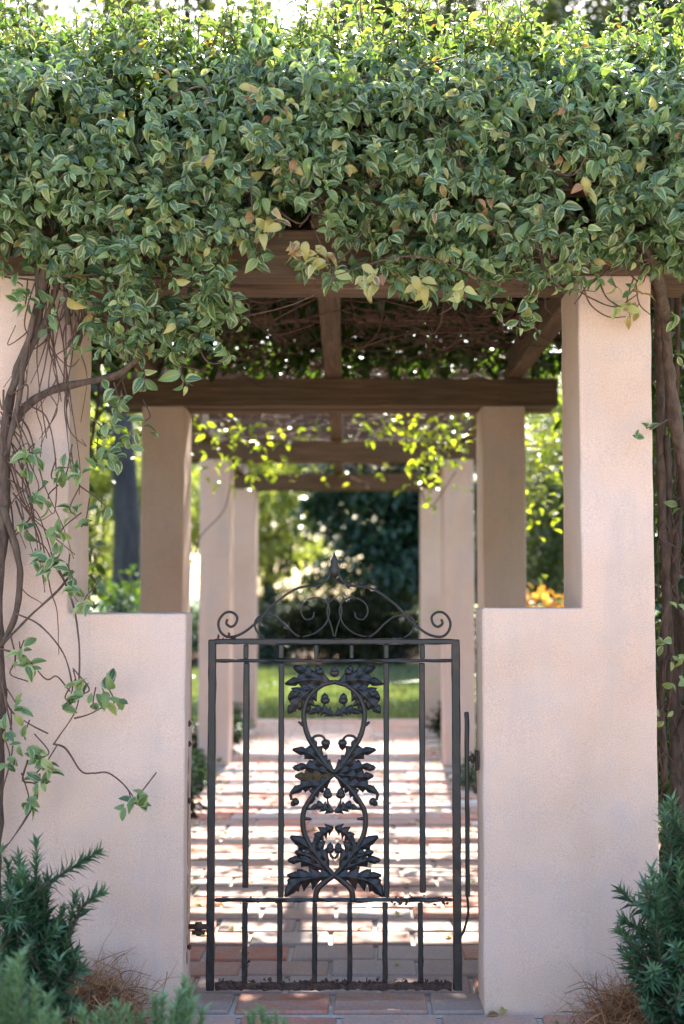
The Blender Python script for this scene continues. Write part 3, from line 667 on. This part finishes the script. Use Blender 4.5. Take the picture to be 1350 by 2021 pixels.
for _i in range(1150):
    x, y = random.uniform(-1.3, 1.3), random.uniform(.4, 2.8) if _i < 560 else random.uniform(2.8, 8.8); z = random.uniform(2.58, 2.75)
    a = np.array([x, y, z]); b = a + np.array([random.gauss(0, .25), random.gauss(0, .2), random.gauss(-.07, .07)]); c = b + np.array([random.gauss(0, .25), random.gauss(0, .2), random.gauss(.04, .06)])
    tw.tube(smooth_path([(*a, .004), (*b, .0034), (*c, .002)], 6), 4)
for pl in ([(690, 575), (705, 640), (720, 660)], [(755, 590), (748, 650), (715, 690)], [(830, 650), (870, 690), (920, 660)], [(480, 620), (540, 660), (620, 640)], [(700, 690), (800, 660), (960, 655)]):
    tw.tube(smooth_path([(*at(x, y, 1.3), .0035) for x, y in pl], 6), 4)
for pl, Y in (([(455, 960), (440, 1010), (395, 1060), (380, 1110)], 5.2), ([(660, 900), (690, 940), (740, 960)], 6.4), ([(830, 960), (850, 1000), (900, 930)], 5.2)):
    tw.tube(smooth_path([(*at(x, y, Y), .004) for x, y in pl], 6), 4)
o = tw.build('twigs', TWIG, roof); o['kind'] = 'stuff'
o = put('foliage', rl.mesh('foliage', ROOFL, SMALL), roof); o['kind'] = 'stuff'

# ================================================================== HANGING STEMS at the hinge-side pillar
random.seed(77)
hang = empty('hanging_vine', at(8, 1990, -.10), 'bare woody vine stems with sparse leaf tufts climbing the pillar beside the gate hinges', 'vine')
def pstem(pl, r0, r1, Y=-.05, nm='stem', parent=None, m=STEM, sides=8, n=8, wob=.0):
    k = len(pl); pts = []
    for i, q in enumerate(pl):
        p = at(q[0], q[1], q[2] if len(q) > 2 else Y); pts.append((p.x + random.gauss(0, wob), p.y + random.gauss(0, wob), p.z, r0 + (r1 - r0) * i / (k - 1)))
    Q = smooth_path(pts, n)
    for q in Q:                                                  # knots and swellings
        j = mn.noise(Vector(q[:3]) * 14); q[3] *= 1 + .45 * j; q[0] += .25 * r0 * mn.noise(Vector(q[:3]) * 23 + Vector((5, 1, 9)))
    return Geo().tube(Q, sides).build(nm, m, parent if parent is not None else hang)
pstem([(-14, 1990, -.10), (-12, 1700, -.08), (-2, 1400, -.06), (-6, 1180, -.06), (6, 1000, -.05), (10, 860, -.05), (28, 750, -.05), (66, 660, -.06), (84, 560, -.08), (95, 480, -.1)], .024, .014)
pstem([(30, 830), (60, 795), (110, 768), (180, 752, -.06), (235, 738, -.10), (290, 690, -.14)], .015, .008)
pstem([(6, 1000), (30, 1075), (40, 1140), (28, 1220), (2, 1275)], .012, .009, -.07)
pstem([(20, 780), (60, 690), (95, 620), (120, 540)], .012, .008, -.07); pstem([(12, 900), (35, 800), (50, 700), (72, 600), (76, 520)], .010, .008, -.085)
pstem([(150, 690), (165, 620), (160, 540), (150, 480)], .011, .009, -.05); pstem([(135, 640), (128, 560), (110, 480)], .009, .008, -.07)
pstem([(2, 1275), (60, 1215), (110, 1170), (135, 1140)], .004, .003, -.09)
TH_ = [[(100, 1090), (140, 1180), (155, 1260), (156, 1340), (150, 1400), (105, 1470)], [(105, 1468), (130, 1478), (160, 1522), (185, 1526), (215, 1526), (250, 1555), (258, 1575)], [(146, 1418), (175, 1410), (210, 1392)], [(60, 1600), (35, 1640), (2, 1685)], [(30, 1210), (80, 1235), (125, 1290), (142, 1350), (140, 1370)], [(0, 1280), (50, 1298), (90, 1340), (112, 1335), (138, 1365)],
       [(0, 1340), (20, 1400), (60, 1430), (95, 1448)], [(10, 1380), (25, 1470), (5, 1560)], [(55, 1500), (45, 1540), (70, 1550), (60, 1600)], [(20, 1250), (30, 1300), (20, 1330), (55, 1345)]]
for pl in TH_: pstem(pl, .0030, .0022, -.10, 'stem', None, TWIG, 5, 6)
for i in range(44):                                              # fine hanging runners, off the thick stems and out of the leaf mass
    if i % 2: x0, y0, dx = random.uniform(0, 40), random.uniform(760, 1010), random.uniform(5, 45)
    else: x0, y0, dx = random.uniform(60, 172), random.uniform(545, 640), random.gauss(-4, 14)
    pl = [(x0, y0)]
    for k in range(random.choice((3, 4, 5))):
        x0 = x0 + dx + random.gauss(0, 12); dx = dx * .55 + random.gauss(0, 14); y0 += random.uniform(25, 100) * (1 if random.random() < .9 else -.4)
        if x0 > 174: x0 = 174 - random.uniform(0, 12); dx = -abs(dx)
        if x0 < -8: x0 = -4; dx = abs(dx)
        pl.append((x0, y0))
    pstem(pl, .0030, .0013, -.025 - random.random() * .07, 'stem', None, TWIG, 5, 6)
hl = Leaves()
CL = [(30, 575, 8), (50, 600, 6), (85, 605, 4), (100, 640, 4), (150, 690, 5), (170, 655, 4), (45, 920, 5), (60, 910, 4), (75, 905, 6), (110, 950, 6), (130, 935, 6), (150, 930, 7), (95, 985, 4), (140, 1010, 6), (120, 1050, 6), (80, 1110, 8), (95, 1125, 8), (110, 1105, 7), (150, 1165, 7), (170, 1190, 5), (140, 1130, 4), (160, 1040, 3), (40, 1290, 6), (55, 1310, 6), (30, 1400, 5), (20, 1440, 6), (50, 1460, 6), (85, 1495, 8), (95, 1520, 8), (75, 1545, 7), (55, 1580, 8), (15, 1500, 5), (135, 1385, 5), (150, 1360, 5), (165, 1370, 3), (220, 1352, 4), (225, 1388, 5), (190, 1398, 3), (275, 1580, 8), (260, 1585, 4),
      (200, 860, 5), (230, 845, 5), (255, 880, 6), (235, 905, 6), (210, 900, 5), (285, 832, 3), (250, 790, 2), (225, 780, 2), (200, 1000, 3), (45, 1045, 4), (65, 980, 4), (190, 920, 4)]
for px, py, k in CL:
    p = at(px, py, -.12 if px < 180 else -.16); b = np.array([random.gauss(0, .5), -.5, random.gauss(.2, .5)])
    for j in range(k):
        ld = unit(b * .5 + rng.normal(0, 1, 3) * np.array([1, .5, 1])); q = np.array(p) + rng.normal(0, .012, 3)
        hl.add(q, ld, unit(np.array([0, -.8, .6]) + rng.normal(0, .35, 3)), random.uniform(.032, .056), min(.93, random.betavariate(2, 2) * .75 + .1), random.randrange(5))
    sg_ = [at(px + random.gauss(0, 18), py - random.uniform(20, 60), -.06), at(px + random.gauss(0, 8), py - 12, -.10), p]
    Geo().tube(smooth_path([(*q, .0022) for q in sg_], 5), 5).build('stem', TWIG, hang)
leaf_objects(hl, range(len(hl.P)), hang, VINE, OVALS)

# vine trunk behind the latch-side pillar
rv = empty('vine_trunk', at(1320, 1960, .45), 'thick brown twisted vine trunks rising behind the latch-side pillar', 'vine')
for pl, r0, r1 in (([(1330, 1900, .50), (1335, 1560, .48), (1322, 1300, .45), (1310, 1080, .40), (1304, 880, .36), (1302, 700, .3), (1296, 560, .15)], .018, .012), ([(1390, 1900, .4), (1385, 1500, .4), (1380, 1150, .35), (1350, 930, .30), (1332, 820, .25), (1318, 700, .2), (1308, 600, .1), (1290, 530, -.05), (1262, 470, -.15)], .026, .016),
                   ([(1345, 1560, .5), (1330, 1420, .5), (1345, 1280, .5), (1330, 1150, .45), (1345, 980, .4), (1360, 860, .4)], .020, .012), ([(1300, 1020, .42), (1330, 990, .40), (1370, 960, .40)], .008, .007), ([(1312, 1160, .45), (1340, 1120, .45), (1380, 1080, .4)], .009, .007), ([(1310, 1540, .42), (1306, 1380, .42), (1312, 1200, .40), (1320, 1000, .4), (1316, 860, .35)], .012, .010), ([(1370, 1800, .45), (1350, 1640, .45), (1340, 1500, .45), (1362, 1380, .45), (1350, 1200, .4)], .026, .018)):
    pstem(pl, r0, r1, .4, 'trunk', rv, STEM, 9, 8, .003)
for _ in range(34):
    x0, y0 = random.uniform(1300, 1345), random.uniform(820, 1500); pl = [(x0, y0, .4)]
    for k in range(3): x0 += random.gauss(6, 16); y0 += random.uniform(20, 60); pl.append((max(x0, 1299), y0, .4 + random.gauss(0, .05)))
    pstem(pl, .003, .002, .4, 'stem', rv, TWIG, 4, 5)
for pl in ([(1150, 560), (1165, 600), (1200, 625), (1235, 625)], [(1145, 575), (1170, 590), (1215, 605), (1260, 580)], [(1180, 545), (1200, 590), (1245, 612), (1262, 600)], [(1255, 560), (1262, 600), (1285, 622)], [(1135, 600), (1148, 580), (1160, 560)], [(1250, 550), (1238, 590), (1245, 630)]):
    pstem(pl, .0026, .0018, -.05, 'stem', rv, TWIG, 5, 6)
pstem([(1318, 828, .1), (1300, 838, -.03), (1275, 845, -.05)], .0022, .0018, -.04, 'stem', rv, TWIG, 5, 5)
wl = Leaves()
for px, py, k, Y, rb in ((1258, 852, 2, -.05, .3), (1285, 836, 2, -.05, .3), (1235, 615, 4, -.07, .93), (1245, 630, 4, -.07, .95), (1215, 610, 2, -.07, .9), (1262, 590, 3, -.07, .97), (1310, 1270, 5, .3, .6), (1335, 1300, 5, .3, .8), (1330, 620, 3, .1, .5), (1340, 1190, 3, .3, .8), (1330, 1345, 4, .3, .7), (1345, 700, 4, .15, .5), (1345, 1000, 5, .35, .7), (1310, 1420, 3, .35, .8)):
    p = at(px, py, Y)
    for j in range(k): wl.add(np.array(p) + rng.normal(0, .012, 3), rng.normal(0, 1, 3) * np.array([1, .3, 1]), np.array([0, -.8, .5]) + rng.normal(0, .4, 3), random.uniform(.03, .05), min(1, rb + random.uniform(-.03, .03)), random.randrange(5))
leaf_objects(wl, range(len(wl.P)), rv, VINE, OVALS, nr=10)

# dense side vine; the hinge-side one is added to darken the first bay
for sgn, lab in ((1, 'dark tangle of vine leaves hanging down the side behind the latch-side pillar'), (-1, 'added tangle of vine leaves darkening the first bay behind the hinge-side pillar')):
    random.seed(300 + sgn); cu = empty('side_vine', (sgn * 1.45, 1.5, -.036), lab, 'vine'); cl = Leaves(); cg = Geo()
    while len(cl.P) < 8500:
        p = np.array([sgn * random.uniform(1.22, 1.75), random.uniform(.45, 2.75), random.uniform(.05, 3.1)])
        if mn.noise(Vector(p * 2.6)) < -.12: continue
        cl.add(p, rng.normal(0, 1, 3) + np.array([0, 0, -.5]), rng.normal(0, .6, 3) + np.array([sgn * .5, -.2, .6]), random.uniform(.05, .085), random.random() * .8, random.randrange(2))
    for _ in range(26):
        x, y = sgn * random.uniform(1.25, 1.65), random.uniform(.5, 2.7)
        cg.tube(smooth_path([(x + random.gauss(0, .06), y + random.gauss(0, .06), z, .008) for z in (-.04, .8, 1.6, 2.4, 3.0)], 5), 5)
    q = cg.build('stems', TWIG, cu); q['kind'] = 'stuff'; q = put('foliage', cl.mesh('foliage', ROOFL, SMALL), cu); q['kind'] = 'stuff'

# ================================================================== NEEDLE SHRUBS, DRY GRASS
def needle_shrub(name, base, label, tips, m, nl=.045, seed=0, group=None, dens=1.0, branch=True):
    """upright stems set all round with narrow leaves; tips = end points of the stems"""
    random.seed(seed); o = empty(name, base, label, 'shrub', group); lf = Leaves(); b = np.array(base)
    sg = Geo(); allt = [(b, np.array(t)) for t in tips]
    for t in tips:
        t = np.array(t); ln = np.linalg.norm(t - b)
        for u in ((.5, .66, .8) if branch else ()):
            q = b + (t - b) * u + np.array([(t - b)[0] * .1, 0, 0]); allt.append((q, q + unit(unit(t - b) * .9 + rng.normal(0, .5, 3)) * ln * random.uniform(.18, .34)))
    for b, t in allt:
        mid = (b + t) / 2 + np.array([(t - b)[0] * .10, (t - b)[1] * .1, 0]) + rng.normal(0, .01, 3)
        Q = smooth_path([(*b, .006), (*mid, .004), (*t, .0015)], 10); sg.tube(Q, 5)
        Ln = sum(np.linalg.norm(Q[i + 1][:3] - Q[i][:3]) for i in range(len(Q) - 1)); nn = int(Ln * 300 * dens)
        for k in range(nn):
            u = .12 + .88 * (k / nn); i = min(int(u * (len(Q) - 1)), len(Q) - 2); fr = u * (len(Q) - 1) - i
            p = Q[i][:3] * (1 - fr) + Q[i + 1][:3] * fr
            if p[2] < .02: continue
            d = unit(Q[i + 1][:3] - Q[i][:3]); a = unit(np.cross(d, [.3, .8, .5])); c = np.cross(d, a); th = k * 2.4
            rad = math.cos(th) * a + math.sin(th) * c
            lf.add(p, unit(rad * (1 - .4 * u) + d * (.55 + .3 * u)), unit(d + rng.normal(0, .2, 3)), nl * random.uniform(.7, 1.15) * (1 - .35 * u * u), min(1, max(0, random.gauss(.15 + .55 * u, .16))), 0)
    sg.build('stems', TWIG, o)
    f = put('needles', lf.mesh('needles', m, NEED), o); f['kind'] = 'stuff'; return o
def tipset(pts, Y, sp=.05): return [at(x, y, Y + random.gauss(0, sp)) for x, y in pts]
random.seed(3)
Lp = tipset([(72, 1662), (15, 1705), (45, 1720), (95, 1735), (150, 1765), (125, 1790), (110, 1820), (20, 1760), (60, 1790), (85, 1770), (10, 1820), (130, 1850), (60, 1850), (100, 1880), (15, 1880), (120, 1905), (70, 1930), (30, 1940), (-20, 1740), (-40, 1700), (90, 1950), (5, 1990), (110, 1960)], -.55)
needle_shrub('needle_shrub', (at(30, 2060, -.55).x, -.55, -.036), 'dark green needle-leaved shrub growing beside the dry grass under the hanging vine', Lp, NEEDLE, .062, 1, dens=1.05)
Rp = tipset([(1312, 1590), (1332, 1615), (1367, 1625), (1287, 1715), (1307, 1735), (1342, 1705), (1372, 1735), (1237, 1845), (1257, 1865), (1284, 1815), (1312, 1805), (1352, 1795), (1302, 1875), (1277, 1895), (1342, 1865), (1372, 1885), (1322, 1935), (1362, 1955), (1312, 1975), (1402, 1665), (1422, 1795), (1352, 2005)], -.35)
needle_shrub('needle_shrub', (at(1350, 2010, -.35).x, -.35, -.036), 'dark green needle-leaved shrub at the outer corner of the latch-side wall', Rp, NEEDLE, .062, 2, dens=1.05)
Fp = tipset([(40, 1885), (-10, 1860), (95, 1970), (15, 1930), (70, 1950), (-30, 1930), (112, 2005), (45, 1990), (25, 1905), (5, 1975), (85, 2000)], -1.35)
needle_shrub('needle_shrub', (at(20, 2180, -1.35).x, -1.35, -.036), 'pale blurred needle-leaved shrub standing in front of the dark shrub by the wall', Fp, PALEN, .05, 3, dens=1.3, branch=False)
F2 = tipset([(365, 1935), (340, 1990), (305, 1972), (250, 1992), (205, 1998), (400, 1996), (278, 2006), (160, 1996), (380, 1978), (322, 1968), (375, 1950), (355, 1960), (230, 1985), (185, 2006)], -1.1)
needle_shrub('needle_shrub', (at(300, 2130, -1.1).x, -1.1, -.036), 'low pale green shrub tips in front of the hinge-side gate wall', F2, PALEN, .05, 4, dens=1.4, branch=False)
F3 = tipset([(515, 1990), (545, 2000), (490, 2005), (530, 2012), (560, 2018), (500, 1998)], -1.0)
needle_shrub('needle_shrub', (at(525, 2110, -1.0).x, -1.0, -.0), 'small green shrub tips rising over the brick apron before the gate', F3, PALEN, .045, 5, dens=1.4, branch=False)
def dry_clump(base, label, rx, rz, n, seed):
    random.seed(seed); o = empty('dry_grass', base, label, 'dry grass'); lf = Leaves(); b = np.array(base)
    for _ in range(n):
        p = b + np.array([random.gauss(0, rx * .35), random.gauss(0, .05), abs(random.gauss(0, rz * .3))]); a = random.uniform(-1.5, 1.5)
        lf.add(p, (math.sin(a), random.gauss(-.2, .4), math.cos(a) * .7 + random.uniform(-.2, .3)), rng.normal(0, 1, 3), random.uniform(.05, .11), random.random(), random.randrange(2))
    f = put('strands', lf.mesh('strands', STRAW, STRAWT), o); f['kind'] = 'stuff'
    sg = Geo()
    for _ in range(18):
        a = random.uniform(-1.3, 1.3); ln = random.uniform(.08, .2); q = b + np.array([random.gauss(0, rx * .3), random.gauss(0, .04), rz * .3])
        sg.tube(smooth_path([(*q, .0016), (*(q + np.array([math.sin(a) * ln * .6, -.02, ln * .5])), .0013), (*(q + np.array([math.sin(a) * ln * 1.2, -.03, ln * .45])), .0008)], 5), 4)
    s_ = sg.build('stalks', TWIG, o); s_['kind'] = 'stuff'
dry_clump((at(185, 1975, -.12).x, -.12, -.02), 'brown dry grass clump at the foot of the hinge-side wall', .18, .22, 2600, 8)
dry_clump((at(1262, 2000, -.20).x, -.20, -.02), 'brown dry grass clump at the foot of the latch-side wall', .20, .20, 2600, 9)

# ================================================================== BED PLANTS, LAWN, TREES, BACKGROUND
def bushy(name, label, cat, loc, rx, ry, rz, n, size, m, seed, clumps=26, zc=None, group=None, stem=True):
    """leafy shrub: clumps of leaves spread through an uneven volume, with stems"""
    random.seed(seed); rg = np.random.default_rng(seed); o = empty(name, loc, label, cat, group); lf = Leaves(); b = np.array(loc); zc = rz if zc is None else zc
    cs = []
    for _ in range(clumps):
        v = unit(rg.normal(0, 1, 3)) * random.random() ** .45; c = b + np.array([v[0] * rx, v[1] * ry, zc + v[2] * rz]); c[2] = max(c[2], b[2] + .05); cs.append((c, random.uniform(.7, 1.3)))
    for k in range(n):
        c, s = cs[k % clumps]; q = c + rg.normal(0, 1, 3) * np.array([rx, ry, rz]) * .20 * s; q[2] = max(q[2], .01)
        out = unit(q - b - np.array([0, 0, zc * .6])); lf.add(q, unit(out + rg.normal(0, .6, 3) + np.array([0, 0, -.2])), unit(out * .6 + np.array([0, 0, .8]) + rg.normal(0, .4, 3)), size * random.uniform(.6, 1.25), random.random(), k % 2)
    if stem:
        sg = Geo()
        for c, s in cs[::2]: sg.tube(smooth_path([(*b, .012), (*((b + c) / 2 + rg.normal(0, .03, 3)), .008), (*c, .003)], 4), 5)
        sg.build('stems', TWIG, o)
    f = put('foliage', lf.mesh('foliage', m, SMALL), o); f['kind'] = 'stuff'; return o
side = 'low plants edging the path'
HS = ['just past the second pillar', 'between the second and third pillars', 'just before the third pillar', 'just past the third pillar', 'between the third and fourth pillars', 'just before the fourth pillar', 'inside the first bay']
LS = ['just past the second pillar', 'between the second and third pillars', 'just past the third pillar', 'between the third and fourth pillars', 'just before the fourth pillar', 'inside the first bay']
for i, (x, y, s, zz) in enumerate(((-1.02, 3.5, .20, .26), (-1.05, 4.5, .22, .30), (-1.10, 5.15, .18, .20), (-1.05, 6.4, .22, .22), (-1.02, 7.3, .20, .26), (-1.05, 8.1, .16, .24), (-1.2, 1.6, .24, .3))):
    bushy('border_plant', 'low leafy plant on the hinge side of the path, ' + HS[i], 'plant', (x, y, -.036), s, s * 1.5, zz * .5, 520, .06, SHRUBL if i % 3 else BROWNL, 40 + i, 18, group=side + ' on the hinge side')
for i, (x, y, s, zz) in enumerate(((1.04, 3.6, .2, .2), (1.05, 4.6, .22, .24), (1.0, 6.3, .18, .26), (1.02, 7.4, .2, .3), (1.05, 8.0, .18, .34), (1.3, 1.7, .24, .3))):
    bushy('border_plant', 'low leafy plant on the latch side of the path, ' + LS[i], 'plant', (x, y, -.036), s, s * 1.5, zz * .5, 520, .06, SHRUBL if i % 3 else BROWNL, 60 + i, 18, group=side + ' on the latch side')
# lawn blades beyond the path's end
random.seed(90); gl = Leaves()
for _ in range(26000):
    y = 9.2 + random.random() ** 1.3 * 10.3; gl.add((random.uniform(-3.2, 3.2), y, -.045), (random.gauss(0, .35), random.gauss(0, .35), 1), (0, -1, .2), random.uniform(.05, .11), random.random(), 0)
tag(put('lawn_grass', gl.mesh('lawn_grass', GRASS, NEED)), 'short green lawn grass beyond the end of the path', 'grass', kind='stuff')

def tree(name, label, loc, trunk_r, trunk_h, blobs, n, size, m, bark, seed, group=None, lean=(0, 0), limbs=True):
    """trunk, limbs reaching to each bough, crown of leaf clumps with gaps; blobs = (x, y, z, rx, rz) relative to the base"""
    random.seed(seed); rg = np.random.default_rng(seed); o = empty(name, loc, label, 'tree', group); b = np.array(loc, float)
    top = b + np.array([lean[0], lean[1], trunk_h]); g = Geo()
    g.tube(smooth_path([(*(b - [0, 0, .1]), trunk_r * 1.35), (*(b + [0, 0, .25]), trunk_r * 1.05), (*((b + top) / 2 + rg.normal(0, trunk_r * .5, 3)), trunk_r * .9), (*top, trunk_r * .75)], 6), 10)
    g.build('trunk', bark, o); lg = Geo(); lf = Leaves(); tot = sum(rx * rx * rz for *_, rx, rz in blobs)
    for (x, y, z, rx, rz) in blobs:
        c = b + np.array([x, y, z]); mid = (top + c) / 2 + rg.normal(0, .2, 3) + np.array([0, 0, -.15])
        lg.tube(smooth_path([(*top, trunk_r * .6), (*mid, trunk_r * .35), (*c, trunk_r * .14)], 6), 6)
        cl = []
        for _ in range(34):
            v = unit(rg.normal(0, 1, 3)) * random.random() ** .4; q = c + v * np.array([rx, rx, rz]); cl.append((q, random.uniform(.5, 1.4)))
        for q, s in cl[::3]: lg.tube(smooth_path([(*(c + rg.normal(0, .1, 3)), trunk_r * .10), (*((c + q) / 2 + rg.normal(0, .08, 3)), trunk_r * .07), (*q, trunk_r * .03)], 3), 4)
        for k in range(int(n * rx * rx * rz / tot)):
            q, s = cl[k % len(cl)]; p = q + rg.normal(0, 1, 3) * rx * .15 * s * np.array([1.2, 1.2, .7]); out = unit(p - c)
            lf.add(p, unit(out * .6 + rg.normal(0, .7, 3) + np.array([0, 0, -.25])), unit(np.array([0, 0, .9]) + out * .4 + rg.normal(0, .5, 3)), size * random.uniform(.6, 1.3), random.random(), k % 2)
    lg.build('limbs', bark, o)
    f = put('crown', lf.mesh('crown', m, SMALL), o); f['kind'] = 'stuff'; return o
tree('oak_tree', 'dark-trunked oak behind the hinge-side pillars with wide hanging boughs', (-3.05, 12.5, 0), .20, 3.6, [(-1.6, .2, 5.4, 1.7, 1.1), (.6, -.6, 6.6, 1.6, 1.0), (-.4, .8, 8.6, 1.7, 1.1), (1.0, .2, 9.3, 1.2, .8), (-2.6, -.8, 8.6, 1.6, 1.1), (-1.2, .4, 9.8, 1.3, .8)], 20000, .13, OAKL, OAKB, 201, lean=(.2, -.1))
tree('oak_tree', 'tall oak beyond the latch-side pillars, sunlit boughs', (5.6, 15.5, 0), .24, 4.4, [(-1.4, 0, 9.4, 1.6, 1.0), (.6, -.6, 10.4, 1.6, 1.0), (-2.2, .2, 10.5, 1.2, .9), (1.9, .6, 7.4, 1.6, 1.1), (-.4, .2, 6.2, 1.4, .9), (-.6, .2, 11.2, 1.5, .8)], 34000, .13, OAKL, OAKB, 202)
tree('magnolia_tree', 'dense dark evergreen tree beyond the lawn at the end of the path', (1.05, 20.6, 0), .14, 1.0, [(0, 0, 2.2, 1.5, 1.5), (-.5, -.3, 3.4, 1.2, 1.2), (.7, .2, 3.4, 1.3, 1.3), (.1, 0, 4.8, 1.1, 1.2), (1.4, .3, 1.9, 1.2, 1.3)], 22000, .17, DARKL, OAKB, 203)
tree('small_tree', 'bright yellow-green tree beyond the lawn beside the dark evergreen', (-1.55, 23.5, 0), .08, 1.5, [(0, 0, 2.6, 1.3, 1.0), (-.9, .4, 3.4, 1.3, 1.0), (.6, .2, 4.0, 1.2, 1.0), (-.3, 0, 4.9, 1.3, .9), (-1.8, .2, 2.5, 1.1, .9)], 11000, .13, BRIGHT, OAKB, 204)
tree('small_tree', 'yellow-green tree behind the oak on the hinge side', (-5.2, 22.0, 0), .10, 1.4, [(0, 0, 2.6, 1.5, 1.2), (1.2, .2, 3.4, 1.3, 1.0), (-1.3, .3, 3.2, 1.4, 1.1), (.2, 0, 4.6, 1.5, 1.1)], 13000, .13, BRIGHT, OAKB, 205)
tree('small_tree', 'yellow-green tree behind the lime plants on the latch side', (5.0, 21.5, 0), .10, 1.4, [(0, 0, 2.6, 1.5, 1.2), (1.2, .2, 3.4, 1.3, 1.0), (-1.3, .3, 3.2, 1.3, 1.1), (.2, 0, 4.6, 1.5, 1.1)], 13000, .13, BRIGHT, OAKB, 206)
tree('oak_tree', 'very tall oak standing behind the dark evergreen, high spreading boughs', (2.9, 22.6, 0), .28, 8.5, [(-2.4, 0, 12.6, 1.7, 1.0), (-.2, .3, 13.2, 1.8, 1.1), (-4.4, .2, 12.8, 1.5, .9), (1.6, 0, 12.4, 1.5, .9), (-1.4, .6, 14.2, 1.8, 1.0)], 24000, .16, OAKL, OAKB, 207)
bushy('bronze_shrub', 'rounded bronze-grey shrub in front of the dark evergreen', 'shrub', (.30, 18.9, -.04), 1.30, .7, .62, 9500, .10, BROWNL, 210, 70)
bushy('hedge_shrub', 'broad dark shrub under the yellow-green tree beyond the lawn', 'shrub', (-1.5, 22.4, -.04), 1.3, .6, .66, 5200, .11, DARKL, 217, 44)
bushy('hedge_shrub', 'broad dark shrub behind the bronze shrub at the foot of the evergreen', 'shrub', (.75, 22.2, -.04), 1.3, .6, .72, 5200, .11, DARKL, 218, 44)
bushy('dark_shrub', 'dark green shrub beside the bronze shrub at the lawn edge', 'shrub', (-1.30, 19.3, -.04), .55, .5, .55, 2600, .08, DARKL, 211, 30)
bushy('round_shrub', 'green rounded shrub at the lawn edge below the yellow-green tree', 'shrub', (-2.7, 19.0, -.04), .8, .6, .6, 3000, .08, SHRUBL, 212, 30)
bushy('green_shrub', 'glossy green shrub between the hinge-side pillars and the oak', 'shrub', (-2.0, 7.6, -.04), .55, .5, .66, 3600, .075, SHRUBL, 213, 34)
bushy('tall_shrub', 'tall loose leafy shrub filling the gap beside the latch-side pillars', 'shrub', (2.25, 9.5, -.04), .75, .7, 1.2, 5200, .085, OAKL, 214, 40, zc=1.7)
bushy('orange_shrub', 'orange-tipped plant beside the latch-side pillars', 'shrub', (1.68, 6.4, -.04), .22, .22, .42, 700, .11, ORANGE, 215, 16, zc=.92)
bushy('yellow_shrub', 'bright lime shrub behind the hinge-side back pillars', 'shrub', (-2.3, 10.5, -.04), .5, .5, .75, 2600, .085, LIME, 216, 30)
# strappy lime plant
lp = empty('strap_plant', (1.88, 7.4, -.036), 'bright lime strap-leaved plant behind the orange plant', 'plant'); ll = Leaves(); random.seed(95)
for _ in range(90):
    a = random.random() * 6.28; ll.add((1.88 + random.gauss(0, .06), 7.4 + random.gauss(0, .06), random.uniform(.0, .8)), (math.cos(a) * .45, math.sin(a) * .45, 1), (math.cos(a + 3), math.sin(a + 3), .5), random.uniform(.7, 1.2), random.random(), random.randrange(2))
leaf_objects(ll, range(90), lp, LIME, BLADE)
# trees that close the garden at the back and sides: look-alikes
def wood(px, py, s, rz, proto):
    r = proto.copy(); C.objects.link(r); r.location = (px, py, 0); r.scale = (s, s, s); r.rotation_euler = (0, 0, rz)
    for ch in proto.children:
        c = ch.copy(); C.objects.link(c); c.parent = r; c.matrix_parent_inverse = ch.matrix_parent_inverse.copy()
    return r
GRP = 'trees closing the far side of the garden'; LB = 'leafy tree in the row that closes the far side of the garden'
pt = tree('garden_tree', LB, (0, 0, 0), .17, 2.0, [(0, 0, 3.2, 1.9, 1.4), (1.3, .4, 4.4, 1.7, 1.3), (-1.4, -.2, 4.2, 1.7, 1.3), (.2, .1, 5.8, 1.8, 1.3), (-.3, .3, 1.8, 1.8, 1.0)], 15000, .16, OAKL, OAKB, 230, GRP)
random.seed(14)
spots = [(-16, 24), (-12.5, 27), (-9, 29), (-5.8, 33), (-2.2, 34), (1.8, 32), (5.2, 31), (8.8, 29), (12.5, 27), (16, 24), (-10, 18), (-13, 11), (10.5, 18), (13, 11), (-7.6, 24), (7.6, 24.5)]
for i, (x, y) in enumerate(spots):
    if i == 0: pt.location = (x, y, 0); pt.scale = (1.1, 1.1, 1.1)
    else: wood(x, y, random.uniform(.95, 1.4), random.random() * 6.28, pt)
# unseen trees added on the near side to block low sky light
for i, (x, y) in enumerate([(-23, -14), (-16, -20), (-8, -23.5), (0.5, -25), (9.5, -23), (17, -18), (23, -12), (-18, 1), (18.5, 1)]):
    o = wood(x, y, random.uniform(1.15, 1.45), random.random() * 6.28, pt); o['label'] = 'added unseen tree blocking low sky light opposite the gate'; o['group'] = 'added unseen trees opposite the gate'
